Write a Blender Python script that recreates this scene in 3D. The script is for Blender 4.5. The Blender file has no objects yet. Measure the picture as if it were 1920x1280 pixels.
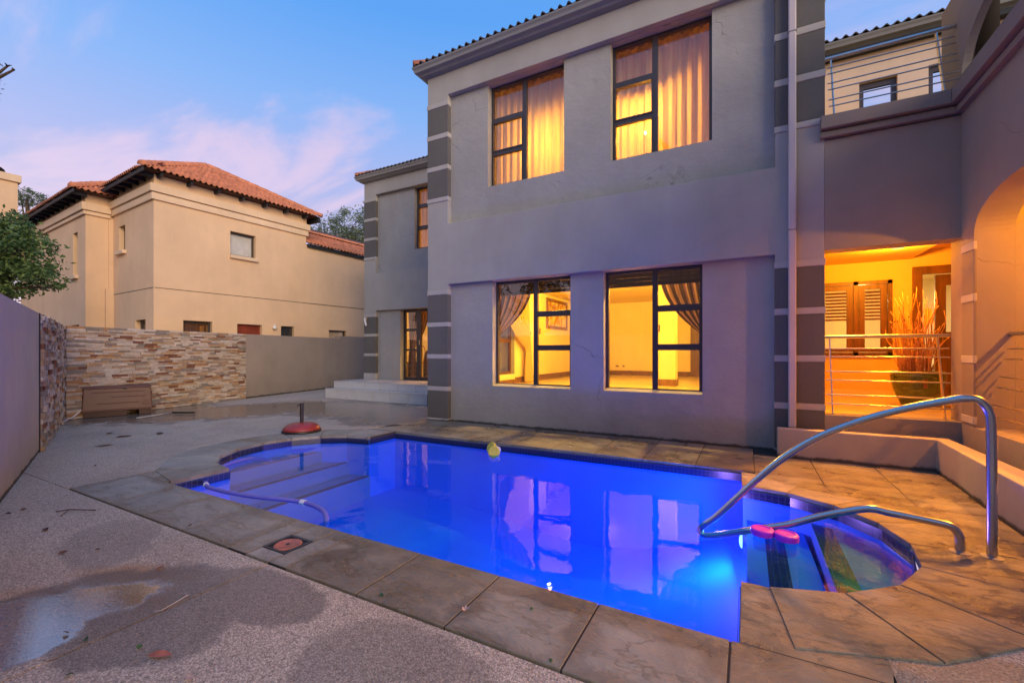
import bpy, bmesh, math, random
from mathutils import Vector, Matrix
random.seed(7)
sc = bpy.context.scene
PI = math.pi
R = math.radians
col = sc.collection

# ------------------------------------------------------------------ camera, sky, sun, exposure
cam = bpy.data.cameras.new('camera')
cam.sensor_width = 36.0
cam.lens = 818.0 / 1920.0 * 36.0
cam.shift_y = 20.0 / 1920.0
cam.clip_end = 2000
YAW = math.atan2(440, 818)
camo = bpy.data.objects.new('camera', cam)
camo.location = (0, 0, 1.2)
camo.rotation_euler = (R(90), 0, YAW)
col.objects.link(camo)
sc.camera = camo

SUN_EL, SUN_AZ = R(16), R(-60)          # low in the south-east of the frame, behind the camera on the right
world = bpy.data.worlds.new('World')
sc.world = world
world.use_nodes = True
wt = world.node_tree
wn, wl = wt.nodes, wt.links
wn.clear()

def N(t, typ, **kw):
    n = t.nodes.new(typ)
    for k, v in kw.items():
        setattr(n, k, v)
    return n

def ramp(t, stops, fac=None, interp='LINEAR'):
    r = t.nodes.new('ShaderNodeValToRGB')
    r.color_ramp.interpolation = interp
    el = r.color_ramp.elements
    while len(el) < len(stops):
        el.new(0.5)
    for e, (p, c) in zip(el, stops):
        e.position = p
        e.color = (c[0], c[1], c[2], 1) if len(c) == 3 else c
    if fac is not None:
        t.links.new(fac, r.inputs[0])
    return r

def mth(t, op, a, b=None, clamp=False):
    m = t.nodes.new('ShaderNodeMath')
    m.operation = op
    m.use_clamp = clamp
    for i, v in enumerate((a, b)):
        if v is None:
            continue
        if hasattr(v, 'links') or hasattr(v, 'is_output'):
            t.links.new(v, m.inputs[i])
        else:
            m.inputs[i].default_value = v
    return m.outputs[0]

def mixc(t, fac, a, b, mode='MIX'):
    m = t.nodes.new('ShaderNodeMix')
    m.data_type = 'RGBA'
    m.blend_type = mode
    m.clamp_factor = True
    for i, v in ((0, fac), (6, a), (7, b)):
        if hasattr(v, 'is_output'):
            t.links.new(v, m.inputs[i])
        elif i == 0:
            m.inputs[i].default_value = v
        else:
            m.inputs[i].default_value = (v[0], v[1], v[2], 1)
    return m.outputs[2]

tc = N(wt, 'ShaderNodeTexCoord')
sep = N(wt, 'ShaderNodeSeparateXYZ')
wl.new(tc.outputs['Generated'], sep.inputs[0])
grad = ramp(wt, [(0.0, (.56, .47, .58)), (0.20, (.52, .47, .72)), (0.34, (.40, .46, .84)), (0.46, (.23, .44, .91)),
                 (0.60, (.095, .355, .91)), (1.0, (.10, .31, .80))], sep.outputs[2])
# thin streaky clouds, laid out on a plane far above
zc = mth(wt, 'ADD', mth(wt, 'MAXIMUM', sep.outputs[2], 0.0), 0.12)
comb = N(wt, 'ShaderNodeCombineXYZ')
wl.new(mth(wt, 'DIVIDE', sep.outputs[0], zc), comb.inputs[0])
wl.new(mth(wt, 'DIVIDE', sep.outputs[1], zc), comb.inputs[1])
mp = N(wt, 'ShaderNodeMapping')
mp.inputs['Rotation'].default_value = (0, 0, R(28))
mp.inputs['Scale'].default_value = (0.5, 1.5, 1)
mp.inputs['Location'].default_value = (-3.1, 5.0, 0)
wl.new(comb.outputs[0], mp.inputs[0])
cn = N(wt, 'ShaderNodeTexNoise')
cn.inputs['Scale'].default_value = 1.35
cn.inputs['Detail'].default_value = 9
cn.inputs['Roughness'].default_value = 0.56
cn.inputs['Distortion'].default_value = 0.35
wl.new(mp.outputs[0], cn.inputs[0])
cm = ramp(wt, [(0.475, (0, 0, 0)), (0.63, (1, 1, 1))], cn.outputs['Fac'], 'EASE')
band = ramp(wt, [(0.0, (.9, .9, .9)), (0.44, (.85, .85, .85)), (0.53, (.28, .28, .28)), (0.61, (.04, .04, .04))], sep.outputs[2])
cf = mth(wt, 'MULTIPLY', cm.outputs[0], band.outputs[0], True)
skyc = mixc(wt, cf, grad.outputs[0], (.76, .58, .80))
nis = N(wt, 'ShaderNodeTexSky')
nis.sky_type = 'NISHITA'
nis.sun_disc = False
nis.sun_elevation = R(3)
nis.sun_rotation = PI - SUN_AZ
bg1 = N(wt, 'ShaderNodeBackground')
bg1.inputs[1].default_value = 0.78
wl.new(skyc, bg1.inputs[0])
bg2 = N(wt, 'ShaderNodeBackground')
bg2.inputs[1].default_value = 0.05
wl.new(nis.outputs[0], bg2.inputs[0])
adds = N(wt, 'ShaderNodeAddShader')
wo = N(wt, 'ShaderNodeOutputWorld')
wl.new(bg1.outputs[0], adds.inputs[0])
wl.new(bg2.outputs[0], adds.inputs[1])
wl.new(adds.outputs[0], wo.inputs[0])

sun = bpy.data.lights.new('sun', 'SUN')
sun.energy = 2.5
sun.angle = R(40)
sun.color = (1.0, .76, .48)
suno = bpy.data.objects.new('sun', sun)
suno.rotation_euler = (R(90) - SUN_EL, 0, -SUN_AZ)
suno.rotation_euler = Vector((math.sin(-SUN_AZ) * -1, math.cos(SUN_AZ), -math.tan(SUN_EL))).to_track_quat('-Z', 'Y').to_euler()
suno.location = (6, -8, 8)
col.objects.link(suno)

vs = sc.view_settings
vs.view_transform = 'Standard'
vs.look = 'None'
vs.exposure = 0.30
vs.gamma = 1.0
vs.use_curve_mapping = False
cy = sc.cycles
cy.use_denoising = True
cy.max_bounces = 10
cy.diffuse_bounces = 4
cy.glossy_bounces = 5
cy.transmission_bounces = 4
cy.transparent_max_bounces = 24
cy.caustics_reflective = False
cy.caustics_refractive = False
cy.sample_clamp_indirect = 6.0
cy.sample_clamp_direct = 0.0

# ------------------------------------------------------------------ materials
M = {}

def newmat(name):
    m = bpy.data.materials.new(name)
    m.use_nodes = True
    t = m.node_tree
    t.nodes.clear()
    o = N(t, 'ShaderNodeOutputMaterial')
    p = N(t, 'ShaderNodeBsdfPrincipled')
    t.links.new(p.outputs[0], o.inputs[0])
    M[name] = m
    return m, t, p, o

def pos(t, scale=(1, 1, 1), obj=False):
    if obj:
        g = N(t, 'ShaderNodeTexCoord').outputs['Object']
    else:
        g = N(t, 'ShaderNodeNewGeometry').outputs['Position']
    m = N(t, 'ShaderNodeMapping')
    m.inputs['Scale'].default_value = scale
    t.links.new(g, m.inputs[0])
    return m.outputs[0]

def noise(t, vec, scale, detail=4, rough=.55, dist=0):
    n = N(t, 'ShaderNodeTexNoise')
    n.inputs['Scale'].default_value = scale
    n.inputs['Detail'].default_value = detail
    n.inputs['Roughness'].default_value = rough
    n.inputs['Distortion'].default_value = dist
    t.links.new(vec, n.inputs[0])
    return n.outputs['Fac']

def bump(t, h, strength, dist=.01, normal=None):
    b = N(t, 'ShaderNodeBump')
    b.inputs['Strength'].default_value = strength
    b.inputs['Distance'].default_value = dist
    t.links.new(h, b.inputs['Height'])
    if normal is not None:
        t.links.new(normal, b.inputs['Normal'])
    return b.outputs[0]

def simple(name, c, rough=.6, metal=0, var=.12, vscale=6, bs=0, bscale=60, obj=False, spec=None, vs3=(1, 1, 1)):
    m, t, p, o = newmat(name)
    v = pos(t, vs3, obj)
    n = noise(t, v, vscale, 5)
    r = ramp(t, [(.3, [x * (1 - var) for x in c]), (.7, [min(1, x * (1 + var)) for x in c])], n)
    t.links.new(r.outputs[0], p.inputs['Base Color'])
    p.inputs['Roughness'].default_value = rough
    p.inputs['Metallic'].default_value = metal
    if spec is not None:
        p.inputs['Specular IOR Level'].default_value = spec
    if bs:
        t.links.new(bump(t, noise(t, v, bscale, 6, .6), bs, .01), p.inputs['Normal'])
    return m

def plaster(name, c, pits=.5, grime=.35, blotch=.10, bs=.35, streak=.16, cracks=0):
    m, t, p, o = newmat(name)
    v = pos(t)
    big = noise(t, v, .9, 5, .6)
    base = ramp(t, [(.3, [x * (1 - blotch) for x in c]), (.72, [min(1, x * (1 + blotch)) for x in c])], big).outputs[0]
    # streaks running down the wall
    st = noise(t, pos(t, (3, 3, .5)), 1.6, 6, .65)
    sr = ramp(t, [(.42, (.80, .79, .77)), (.6, (1, 1, 1))], st).outputs[0]
    base = mixc(t, streak, base, mixc(t, 1, base, sr, 'MULTIPLY'))
    # splash-back stain that climbs unevenly from the foot of the wall
    sp = N(t, 'ShaderNodeSeparateXYZ')
    t.links.new(v, sp.inputs[0])
    edge = mth(t, 'SUBTRACT', mth(t, 'MULTIPLY', noise(t, pos(t, (1.2, 1.2, .7)), 1.8, 7, .68), 1.0), sp.outputs[2])
    gm = mth(t, 'MULTIPLY', mth(t, 'MULTIPLY', edge, 1.6, True), grime, True)
    base = mixc(t, gm, base, [x * .45 for x in c])
    # mould line where the wall meets the paving
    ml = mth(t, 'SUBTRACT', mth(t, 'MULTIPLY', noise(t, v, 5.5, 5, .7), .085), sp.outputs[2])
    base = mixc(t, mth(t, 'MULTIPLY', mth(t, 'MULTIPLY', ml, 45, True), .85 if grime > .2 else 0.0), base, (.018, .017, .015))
    # pits and small chips
    vo = N(t, 'ShaderNodeTexVoronoi')
    vo.inputs['Scale'].default_value = 17
    vo.inputs['Randomness'].default_value = 1
    t.links.new(pos(t, (1, 1, .75)), vo.inputs[0])
    pm = ramp(t, [(.035, (1, 1, 1)), (.085, (0, 0, 0))], vo.outputs['Distance']).outputs[0]
    sel = ramp(t, [(.52, (0, 0, 0)), (.6, (1, 1, 1))], noise(t, v, 1.7, 3)).outputs[0]
    pm = mth(t, 'MULTIPLY', mth(t, 'MULTIPLY', pm, sel), pits, True)
    base = mixc(t, pm, base, [x * .35 for x in c])
    crk = None
    if cracks:
        ve_ = N(t, 'ShaderNodeTexVoronoi')
        ve_.feature = 'DISTANCE_TO_EDGE'
        ve_.inputs['Scale'].default_value = .95
        wv = N(t, 'ShaderNodeVectorMath')
        wv.operation = 'ADD'
        nz = N(t, 'ShaderNodeTexNoise')
        nz.inputs['Scale'].default_value = 5.0
        nz.inputs['Detail'].default_value = 6
        t.links.new(v, nz.inputs[0])
        sc_ = N(t, 'ShaderNodeVectorMath')
        sc_.operation = 'SCALE'
        sc_.inputs['Scale'].default_value = .22
        t.links.new(nz.outputs['Color'], sc_.inputs[0])
        t.links.new(v, wv.inputs[0])
        t.links.new(sc_.outputs[0], wv.inputs[1])
        t.links.new(wv.outputs[0], ve_.inputs[0])
        cl_ = ramp(t, [(.0, (1, 1, 1)), (.007, (0, 0, 0))], ve_.outputs['Distance']).outputs[0]
        ms_ = ramp(t, [(.54, (0, 0, 0)), (.62, (1, 1, 1))], noise(t, v, .9, 3)).outputs[0]
        crk = mth(t, 'MULTIPLY', mth(t, 'MULTIPLY', cl_, ms_), cracks, True)
        base = mixc(t, crk, base, [x * .3 for x in c])
    t.links.new(base, p.inputs['Base Color'])
    p.inputs['Roughness'].default_value = .85
    p.inputs['Specular IOR Level'].default_value = .25
    h = mth(t, 'ADD', mth(t, 'MULTIPLY', noise(t, v, 7, 8, .62), .7), mth(t, 'MULTIPLY', noise(t, v, 60, 3), .14))
    h = mth(t, 'SUBTRACT', h, mth(t, 'MULTIPLY', pm, .5))
    if crk is not None:
        h = mth(t, 'SUBTRACT', h, mth(t, 'MULTIPLY', crk, .4))
    t.links.new(bump(t, h, bs, .02), p.inputs['Normal'])
    return m

plaster('wall_plaster', (.365, .36, .345), pits=1.0, bs=1.0, cracks=.55)
plaster('smooth_plaster', (.375, .365, .345), pits=.15, grime=.3, bs=.25)
plaster('band_plaster', (.42, .405, .385), pits=.1, grime=.25, bs=.25)
plaster('dark_plaster', (.13, .125, .118), pits=.25, grime=.3, bs=.4)
plaster('parapet_plaster', (.24, .205, .18), pits=.15, grime=.2, bs=.25)
plaster('wing_plaster', (.29, .255, .22), pits=.2, grime=.3, bs=.25, cracks=.4)
plaster('taupe_plaster', (.33, .275, .235), pits=.15, grime=.4, bs=.25)
plaster('boundary_plaster', (.50, .43, .355), pits=.15, grime=.45, bs=.25)
plaster('planter_plaster', (.44, .395, .36), pits=.15, grime=.35, bs=.2)
plaster('ochre_plaster', (.76, .53, .33), pits=.05, grime=.15, blotch=.08, bs=.2, streak=.14)
plaster('cream_plaster', (.68, .53, .40), pits=.05, grime=.1, bs=.12)
plaster('trim_plaster', (.78, .58, .39), pits=.05, grime=.1, bs=.12)
plaster('room_plaster', (.82, .66, .34), pits=0, grime=0, blotch=.03, bs=.06)
plaster('upstairs_plaster', (.22, .16, .10), pits=0, grime=0, blotch=.03, bs=.06)  # colour darkened to hold down bounced lamp light upstairs
plaster('veranda_plaster', (.74, .50, .20), pits=0, grime=.12, blotch=.05, bs=.1)
simple('terracotta', (.50, .18, .09), .75, var=.35, vscale=5, bs=.25, bscale=40)
simple('terracotta_cap', (.58, .21, .10), .7, var=.25, vscale=4, bs=.2, bscale=40)
simple('slate_tile', (.075, .065, .062), .7, var=.3, vscale=5, bs=.2, bscale=40)
simple('roof_under', (.10, .045, .03), .9)
simple('dark_timber', (.018, .02, .026), .7, var=.3, vs3=(1, 1, 1))
simple('gutter_paint', (.22, .225, .225), .4, var=.08, vscale=3)
simple('pipe_paint', (.52, .46, .47), .45, var=.06, vscale=2)
simple('bronze_frame', (.065, .055, .055), .38, metal=.3, var=.1)
simple('step_tile', (.56, .56, .56), .28, var=.07, vscale=2.5, spec=.5)
simple('grout', (.032, .029, .027), .9, var=.3)
simple('steel', (.60, .60, .61), .27, metal=1, var=.03, vscale=30)
simple('brushed_steel', (.22, .22, .23), .6, metal=.3, var=.05)
simple('rail_steel', (.55, .54, .52), .30, metal=1, var=.04)
simple('brown_plastic', (.11, .040, .028), .45, var=.12, vscale=5, bs=.1, bscale=90)
simple('dark_brown_plastic', (.055, .022, .016), .55, var=.1)
simple('black_plastic', (.012, .012, .013), .45)
simple('umbrella_red', (.30, .035, .03), .35, var=.2, vscale=14)
simple('umbrella_pole', (.018, .012, .014), .5, var=.5, vscale=25)
simple('yellow_plastic', (.58, .50, .07), .45, var=.1, vscale=30)
simple('clear_grey_plastic', (.45, .55, .75), .25)
simple('pink_plastic', (.70, .05, .80), .35, var=.1, vscale=30)
simple('hose_blue', (.16, .14, .55), .4, var=.1)
simple('hose_cuff', (.75, .75, .80), .4)
simple('white_paint', (.75, .75, .74), .5)
simple('socket_cream', (.70, .62, .42), .5)
simple('lid_red', (.42, .13, .08), .5, var=.3, vscale=18, bs=.2)
simple('pot_green', (.085, .12, .03), .28, var=.35, vscale=14)
simple('twig', (.52, .27, .13), .8, var=.4, vscale=40)
simple('bark', (.09, .06, .04), .9, var=.3, bs=.5, bscale=30)
simple('brown_wood', (.12, .05, .025), .45, var=.35, vscale=3, vs3=(6, 6, .6))
simple('red_wood', (.22, .04, .02), .4, var=.25, vscale=3)
simple('skirting_stone', (.16, .075, .03), .3, var=.5, vscale=9)
simple('floor_tile', (.70, .58, .36), .18, var=.08, vscale=4)
simple('tan_fitting', (.42, .33, .22), .5)
simple('soil', (.07, .055, .045), .95, var=.4, bs=.6)
simple('pale_stick', (.35, .34, .36), .6, var=.2)
simple('dry_leaf', (.10, .045, .03), .8, var=.5, vscale=60)
simple('green_leaf', (.035, .10, .03), .6, var=.3, vscale=60)
simple('pale_petal', (.55, .38, .34), .7, var=.2, vscale=60)
simple('gold_frame', (.20, .09, .03), .45, var=.3, vscale=30)
simple('lamp_shade', (.80, .62, .35), .7)
simple('green_plastic', (.22, .27, .20), .5)

def emis(name, c, s):
    m = bpy.data.materials.new(name)
    m.use_nodes = True
    t = m.node_tree
    t.nodes.clear()
    o = N(t, 'ShaderNodeOutputMaterial')
    e = N(t, 'ShaderNodeEmission')
    e.inputs[0].default_value = (*c, 1)
    e.inputs[1].default_value = s
    t.links.new(e.outputs[0], o.inputs[0])
    M[name] = m
emis('bulb_glow', (1, .55, .16), 1.6)
emis('star_bulb', (1, .80, .50), 160)
emis('pool_lens', (.62, .70, 1), 3)

def glassy(name, f0, tint=(1, 1, 1), rough=0.0, bumps=None, power=5.0):
    m = bpy.data.materials.new(name)
    m.use_nodes = True
    t = m.node_tree
    t.nodes.clear()
    o = N(t, 'ShaderNodeOutputMaterial')
    mx = N(t, 'ShaderNodeMixShader')
    tr = N(t, 'ShaderNodeBsdfTransparent')
    tr.inputs[0].default_value = (*tint, 1)
    gl = N(t, 'ShaderNodeBsdfGlossy')
    gl.inputs['Roughness'].default_value = rough
    g = N(t, 'ShaderNodeNewGeometry')
    dt = N(t, 'ShaderNodeVectorMath')
    dt.operation = 'DOT_PRODUCT'
    t.links.new(g.outputs['Incoming'], dt.inputs[0])
    t.links.new(g.outputs['Normal'], dt.inputs[1])
    c = mth(t, 'ABSOLUTE', dt.outputs['Value'])
    k = mth(t, 'POWER', mth(t, 'SUBTRACT', 1.0, c, True), power)
    fr = mth(t, 'ADD', f0, mth(t, 'MULTIPLY', k, 1 - f0), True)
    t.links.new(fr, mx.inputs[0])
    t.links.new(tr.outputs[0], mx.inputs[1])
    t.links.new(gl.outputs[0], mx.inputs[2])
    t.links.new(mx.outputs[0], o.inputs[0])
    if bumps:
        v = pos(t)
        h = mth(t, 'ADD', noise(t, v, bumps[0], 3, .5, .4), mth(t, 'MULTIPLY', noise(t, v, bumps[0] * 5, 2), .12))
        b = bump(t, h, bumps[1], bumps[2])
        t.links.new(b, gl.inputs['Normal'])
    M[name] = m
glassy('glass', .13, (.96, .95, .93))
glassy('water', .04, (.27, .74, 1.0), 0.012, (2.0, .5, .008), 6.0)
glassy('clear_plastic', .06, (.75, .85, 1.0), .05)

# pool plaster
m, t, p, o = newmat('pool_plaster')
n = noise(t, pos(t), 1.3, 6, .6)
t.links.new(ramp(t, [(.3, (.40, .47, .56)), (.7, (.48, .55, .64))], n).outputs[0], p.inputs['Base Color'])
p.inputs['Roughness'].default_value = .6
m, t, p, o = newmat('pool_lit_blue')  # pale plaster with the blue of lamp-lit deep water put into its colour
t.links.new(ramp(t, [(.3, (.008, .19, .78)), (.7, (.012, .24, .86))], noise(t, pos(t), 1.3, 6, .6)).outputs[0], p.inputs['Base Color'])
p.inputs['Roughness'].default_value = .6
m, t, p, o = newmat('pool_step_lit_blue')  # pale treads given a duller blue, standing in for the lit water
t.links.new(ramp(t, [(.3, (.05, .17, .42)), (.7, (.07, .21, .50))], noise(t, pos(t), 1.3, 6, .6)).outputs[0], p.inputs['Base Color'])
p.inputs['Roughness'].default_value = .6
# mosaic
def mosaic(name, flat):
    m, t, p, o = newmat(name)
    bt = N(t, 'ShaderNodeTexBrick')
    bt.offset = 0
    bt.inputs['Scale'].default_value = 1
    bt.inputs['Brick Width'].default_value = .04
    bt.inputs['Row Height'].default_value = .04
    bt.inputs['Mortar Size'].default_value = .0022
    bt.inputs['Color1'].default_value = (.012, .016, .06, 1)
    bt.inputs['Color2'].default_value = (.020, .018, .06, 1)
    bt.inputs['Mortar'].default_value = (.07, .075, .11, 1)
    sp = N(t, 'ShaderNodeSeparateXYZ')
    t.links.new(N(t, 'ShaderNodeNewGeometry').outputs['Position'], sp.inputs[0])
    cb = N(t, 'ShaderNodeCombineXYZ')
    t.links.new(sp.outputs[0] if flat else mth(t, 'ADD', sp.outputs[0], mth(t, 'MULTIPLY', sp.outputs[1], .83)), cb.inputs[0])
    t.links.new(sp.outputs[1] if flat else sp.outputs[2], cb.inputs[1])
    t.links.new(cb.outputs[0], bt.inputs[0])
    t.links.new(bt.outputs[0], p.inputs['Base Color'])
    p.inputs['Roughness'].default_value = .25
mosaic('mosaic', False)
mosaic('mosaic_flat', True)

# wet areas: ellipses (x, y, rx, ry, angle, strength) with a ragged edge
def wetmask(t, ell, ragged=.55, nscale=2.2, soft=.12):
    g = N(t, 'ShaderNodeNewGeometry').outputs['Position']
    nn = noise(t, g, nscale, 6, .62)
    res = None
    for (x, y, rx, ry, a, s) in ell:
        mpn = N(t, 'ShaderNodeMapping')
        mpn.vector_type = 'TEXTURE'
        mpn.inputs['Location'].default_value = (x, y, 0)
        mpn.inputs['Rotation'].default_value = (0, 0, R(a))
        mpn.inputs['Scale'].default_value = (rx, ry, 1000)
        t.links.new(g, mpn.inputs[0])
        ln = N(t, 'ShaderNodeVectorMath')
        ln.operation = 'LENGTH'
        t.links.new(mpn.outputs[0], ln.inputs[0])
        d = mth(t, 'ADD', ln.outputs['Value'], mth(t, 'MULTIPLY', mth(t, 'SUBTRACT', nn, .5), ragged * 2))
        f = mth(t, 'MULTIPLY', mth(t, 'DIVIDE', mth(t, 'SUBTRACT', 1.0, d), soft), 1.0, True)
        f = mth(t, 'MULTIPLY', f, s)
        res = f if res is None else mth(t, 'MAXIMUM', res, f)
    return res

m, t, p, o = newmat('aggregate')
v = pos(t)
vo = N(t, 'ShaderNodeTexVoronoi')
vo.inputs['Scale'].default_value = 135
t.links.new(v, vo.inputs[0])
peb = ramp(t, [(0, (.37, .335, .29)), (.35, (.52, .475, .42)), (.62, (.62, .57, .50)), (.85, (.76, .71, .64)), (1, (.26, .235, .205))],
           N(t, 'ShaderNodeSeparateColor').outputs[0])
sepc = [n for n in t.nodes if n.bl_idname == 'ShaderNodeSeparateColor'][0]
t.links.new(vo.outputs['Color'], sepc.inputs[0])
gro = ramp(t, [(.28, (1, 1, 1)), (.6, (.74, .70, .67))], vo.outputs['Distance'])
c = mixc(t, 1, peb.outputs[0], gro.outputs[0], 'MULTIPLY')
c = mixc(t, .75, c, ramp(t, [(.3, (.74, .66, .58)), (.5, (1.02, .94, .86)), (.72, (1.22, 1.12, 1.03))], noise(t, v, .8, 7, .62)).outputs[0], 'MULTIPLY')
rust = mth(t, 'MULTIPLY', wetmask(t, [(-2.95, 1.12, .42, .13, 25, 1), (-2.62, .98, .26, .10, 30, .9), (-3.2, .72, .5, .12, 40, .6)], .5, 3.0, .6), .55)
c = mixc(t, rust, c, (.36, .17, .05))
wet = wetmask(t, [(-9.2, 5.3, 2.5, 1.25, 68, 1), (-7.2, 6.5, 2.4, 1.3, 0, 1), (-10.5, 4.0, .9, 1.8, 12, 1), (-5.7, 6.2, 1.2, 1.2, 0, 1),
                  (-2.80, .76, .68, .42, 58, 1), (-2.50, 1.0, .55, .42, 0, .85), (-2.15, 1.32, .5, .2, 0, .8), (.9, 2.1, .9, .35, 20, .7), (-1.2, 1.25, .5, .25, 0, .55), (-3.6, 1.25, .5, .25, -20, .5)], .62, 2.6, .13)
pud = wetmask(t, [(-2.84, .76, .44, .27, 62, 1), (-2.66, .62, .28, .20, 80, 1), (-9.2, 5.3, 2.3, 1.05, 68, .9), (-7.2, 6.6, 2.2, 1.05, 0, .9), (-10.5, 4.0, .8, 1.6, 12, .9), (-5.7, 6.2, .9, .9, 0, .8)], .62, 4.2, .16)
c = mixc(t, mth(t, 'MULTIPLY', wet, .64), c, (.06, .05, .042))
t.links.new(c, p.inputs['Base Color'])
rr = mth(t, 'SUBTRACT', .82, mth(t, 'MULTIPLY', wet, .42))
rr = mth(t, 'SUBTRACT', rr, mth(t, 'MULTIPLY', pud, .34), True)
t.links.new(mth(t, 'MAXIMUM', rr, .05), p.inputs['Roughness'])
bn = N(t, 'ShaderNodeBump')
bn.inputs['Distance'].default_value = .006
t.links.new(mth(t, 'SUBTRACT', .75, mth(t, 'MULTIPLY', pud, .71)), bn.inputs['Strength'])
t.links.new(mth(t, 'MULTIPLY', vo.outputs['Distance'], -1), bn.inputs['Height'])
t.links.new(bn.outputs[0], p.inputs['Normal'])
p.inputs['Specular IOR Level'].default_value = .5
t.links.new(mth(t, 'ADD', 1.40, mth(t, 'ADD', mth(t, 'MULTIPLY', pud, 1.35), mth(t, 'MULTIPLY', wet, .15))), p.inputs['IOR'])

m, t, p, o = newmat('slate')
v = pos(t)
oi = N(t, 'ShaderNodeObjectInfo').outputs['Random']
cl = ramp(t, [(0, (.29, .285, .255)), (.35, (.34, .335, .305)), (.7, (.31, .285, .235)), (1, (.39, .38, .35))], oi).outputs[0]
n1 = noise(t, v, 1.6, 7, .65, .6)
cl = mixc(t, .8, cl, ramp(t, [(.30, (.55, .50, .45)), (.5, (.9, .88, .84)), (.72, (1.25, 1.22, 1.16))], n1).outputs[0], 'MULTIPLY')
rst = ramp(t, [(.55, (0, 0, 0)), (.75, (1, 1, 1))], noise(t, v, 1.1, 5, .6)).outputs[0]
cl = mixc(t, mth(t, 'MULTIPLY', rst, .25), cl, (.30, .19, .09))
# dark wandering veins of the riven face
vn = noise(t, pos(t, (.8, 1.9, 1)), 1.5, 9, .68, .3)
ve = ramp(t, [(.490, (0, 0, 0)), (.5, (1, 1, 1)), (.510, (0, 0, 0))], vn).outputs[0]
cl = mixc(t, mth(t, 'MULTIPLY', ve, .12), cl, (.06, .045, .035))
wet = wetmask(t, [(-.9, 2.10, 4.2, .22, 0, .9), (-1.75, 1.75, .55, .35, 10, 1), (.5, 2.2, .8, .45, 30, .85), (1.15, 3.3, .55, 1.6, 0, 1),
                  (-3.9, 1.75, .7, .3, 0, .4), (-1.5, 5.6, 4.2, .8, 0, .9), (1.0, 5.2, 1.1, .8, 0, .9)], .38, 2.3, .15)
gs = N(t, 'ShaderNodeSeparateXYZ')
t.links.new(N(t, 'ShaderNodeTexCoord').outputs['Generated'], gs.inputs[0])
ed = None
for ax in (0, 1):
    q = mth(t, 'MINIMUM', gs.outputs[ax], mth(t, 'SUBTRACT', 1.0, gs.outputs[ax]))
    ed = q if ed is None else mth(t, 'MINIMUM', ed, q)
ed = mth(t, 'ADD', ed, mth(t, 'MULTIPLY', mth(t, 'SUBTRACT', noise(t, v, 2.6, 6, .62), .5), .75))
damp = mth(t, 'MULTIPLY', mth(t, 'SUBTRACT', 1.0, mth(t, 'MULTIPLY', mth(t, 'SUBTRACT', ed, .03), 9.0, True)), .62)
wet = mth(t, 'MAXIMUM', mth(t, 'MULTIPLY', wet, ramp(t, [(.35, (.25, .25, .25)), (.6, (1, 1, 1))], noise(t, v, 1.9, 4, .6)).outputs[0]), damp, True)
cl = mixc(t, mth(t, 'MULTIPLY', wet, .85), cl, mixc(t, 1, cl, (.40, .34, .27), 'MULTIPLY'))
t.links.new(cl, p.inputs['Base Color'])
t.links.new(mth(t, 'SUBTRACT', .62, mth(t, 'MULTIPLY', wet, .42)), p.inputs['Roughness'])
h = mth(t, 'ADD', noise(t, pos(t, (1, 1.7, 1)), 3.5, 11, .70, .25), mth(t, 'MULTIPLY', ve, -.08))
t.links.new(bump(t, h, 1.0, .03), p.inputs['Normal'])

m, t, p, o = newmat('ledge_stone')
oi = N(t, 'ShaderNodeObjectInfo').outputs['Random']
ri = N(t, 'ShaderNodeNewGeometry').outputs['Random Per Island']
k = mth(t, 'FRACT', mth(t, 'ADD', mth(t, 'MULTIPLY', oi, 7.3), ri))
cl = ramp(t, [(0, (.52, .43, .35)), (.2, (.40, .28, .20)), (.33, (.60, .50, .41)), (.5, (.30, .25, .21)), (.62, (.50, .33, .19)),
              (.74, (.62, .54, .47)), (.86, (.22, .09, .05)), (.93, (.42, .22, .10)), (1, (.55, .46, .40))], k, 'CONSTANT').outputs[0]
cl = mixc(t, .7, cl, ramp(t, [(.3, (.62, .62, .62)), (.7, (1.15, 1.15, 1.15))], noise(t, pos(t, (1, 1, 2.5)), 9, 5)).outputs[0], 'MULTIPLY')
t.links.new(cl, p.inputs['Base Color'])
p.inputs['Roughness'].default_value = .8
t.links.new(bump(t, noise(t, pos(t, (1, 1, 2.5)), 30, 6, .65), .6, .02), p.inputs['Normal'])

def leafmat(name, a, b):
    m = bpy.data.materials.new(name)
    m.use_nodes = True
    t = m.node_tree
    t.nodes.clear()
    o = N(t, 'ShaderNodeOutputMaterial')
    ri = N(t, 'ShaderNodeNewGeometry').outputs['Random Per Island']
    c = ramp(t, [(0, a), (.6, [(x + y) / 2 for x, y in zip(a, b)]), (1, b)], ri).outputs[0]
    d = N(t, 'ShaderNodeBsdfPrincipled')
    d.inputs['Roughness'].default_value = .55
    t.links.new(c, d.inputs['Base Color'])
    tl = N(t, 'ShaderNodeBsdfTranslucent')
    t.links.new(c, tl.inputs[0])
    mx = N(t, 'ShaderNodeMixShader')
    mx.inputs[0].default_value = .3
    t.links.new(d.outputs[0], mx.inputs[1])
    t.links.new(tl.outputs[0], mx.inputs[2])
    t.links.new(mx.outputs[0], o.inputs[0])
    M[name] = m
leafmat('leaves_garden', (.04, .10, .03), (.24, .34, .10))
leafmat('leaves_far', (.09, .14, .08), (.26, .31, .18))
leafmat('leaves_dark', (.012, .03, .03), (.04, .07, .05))

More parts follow.
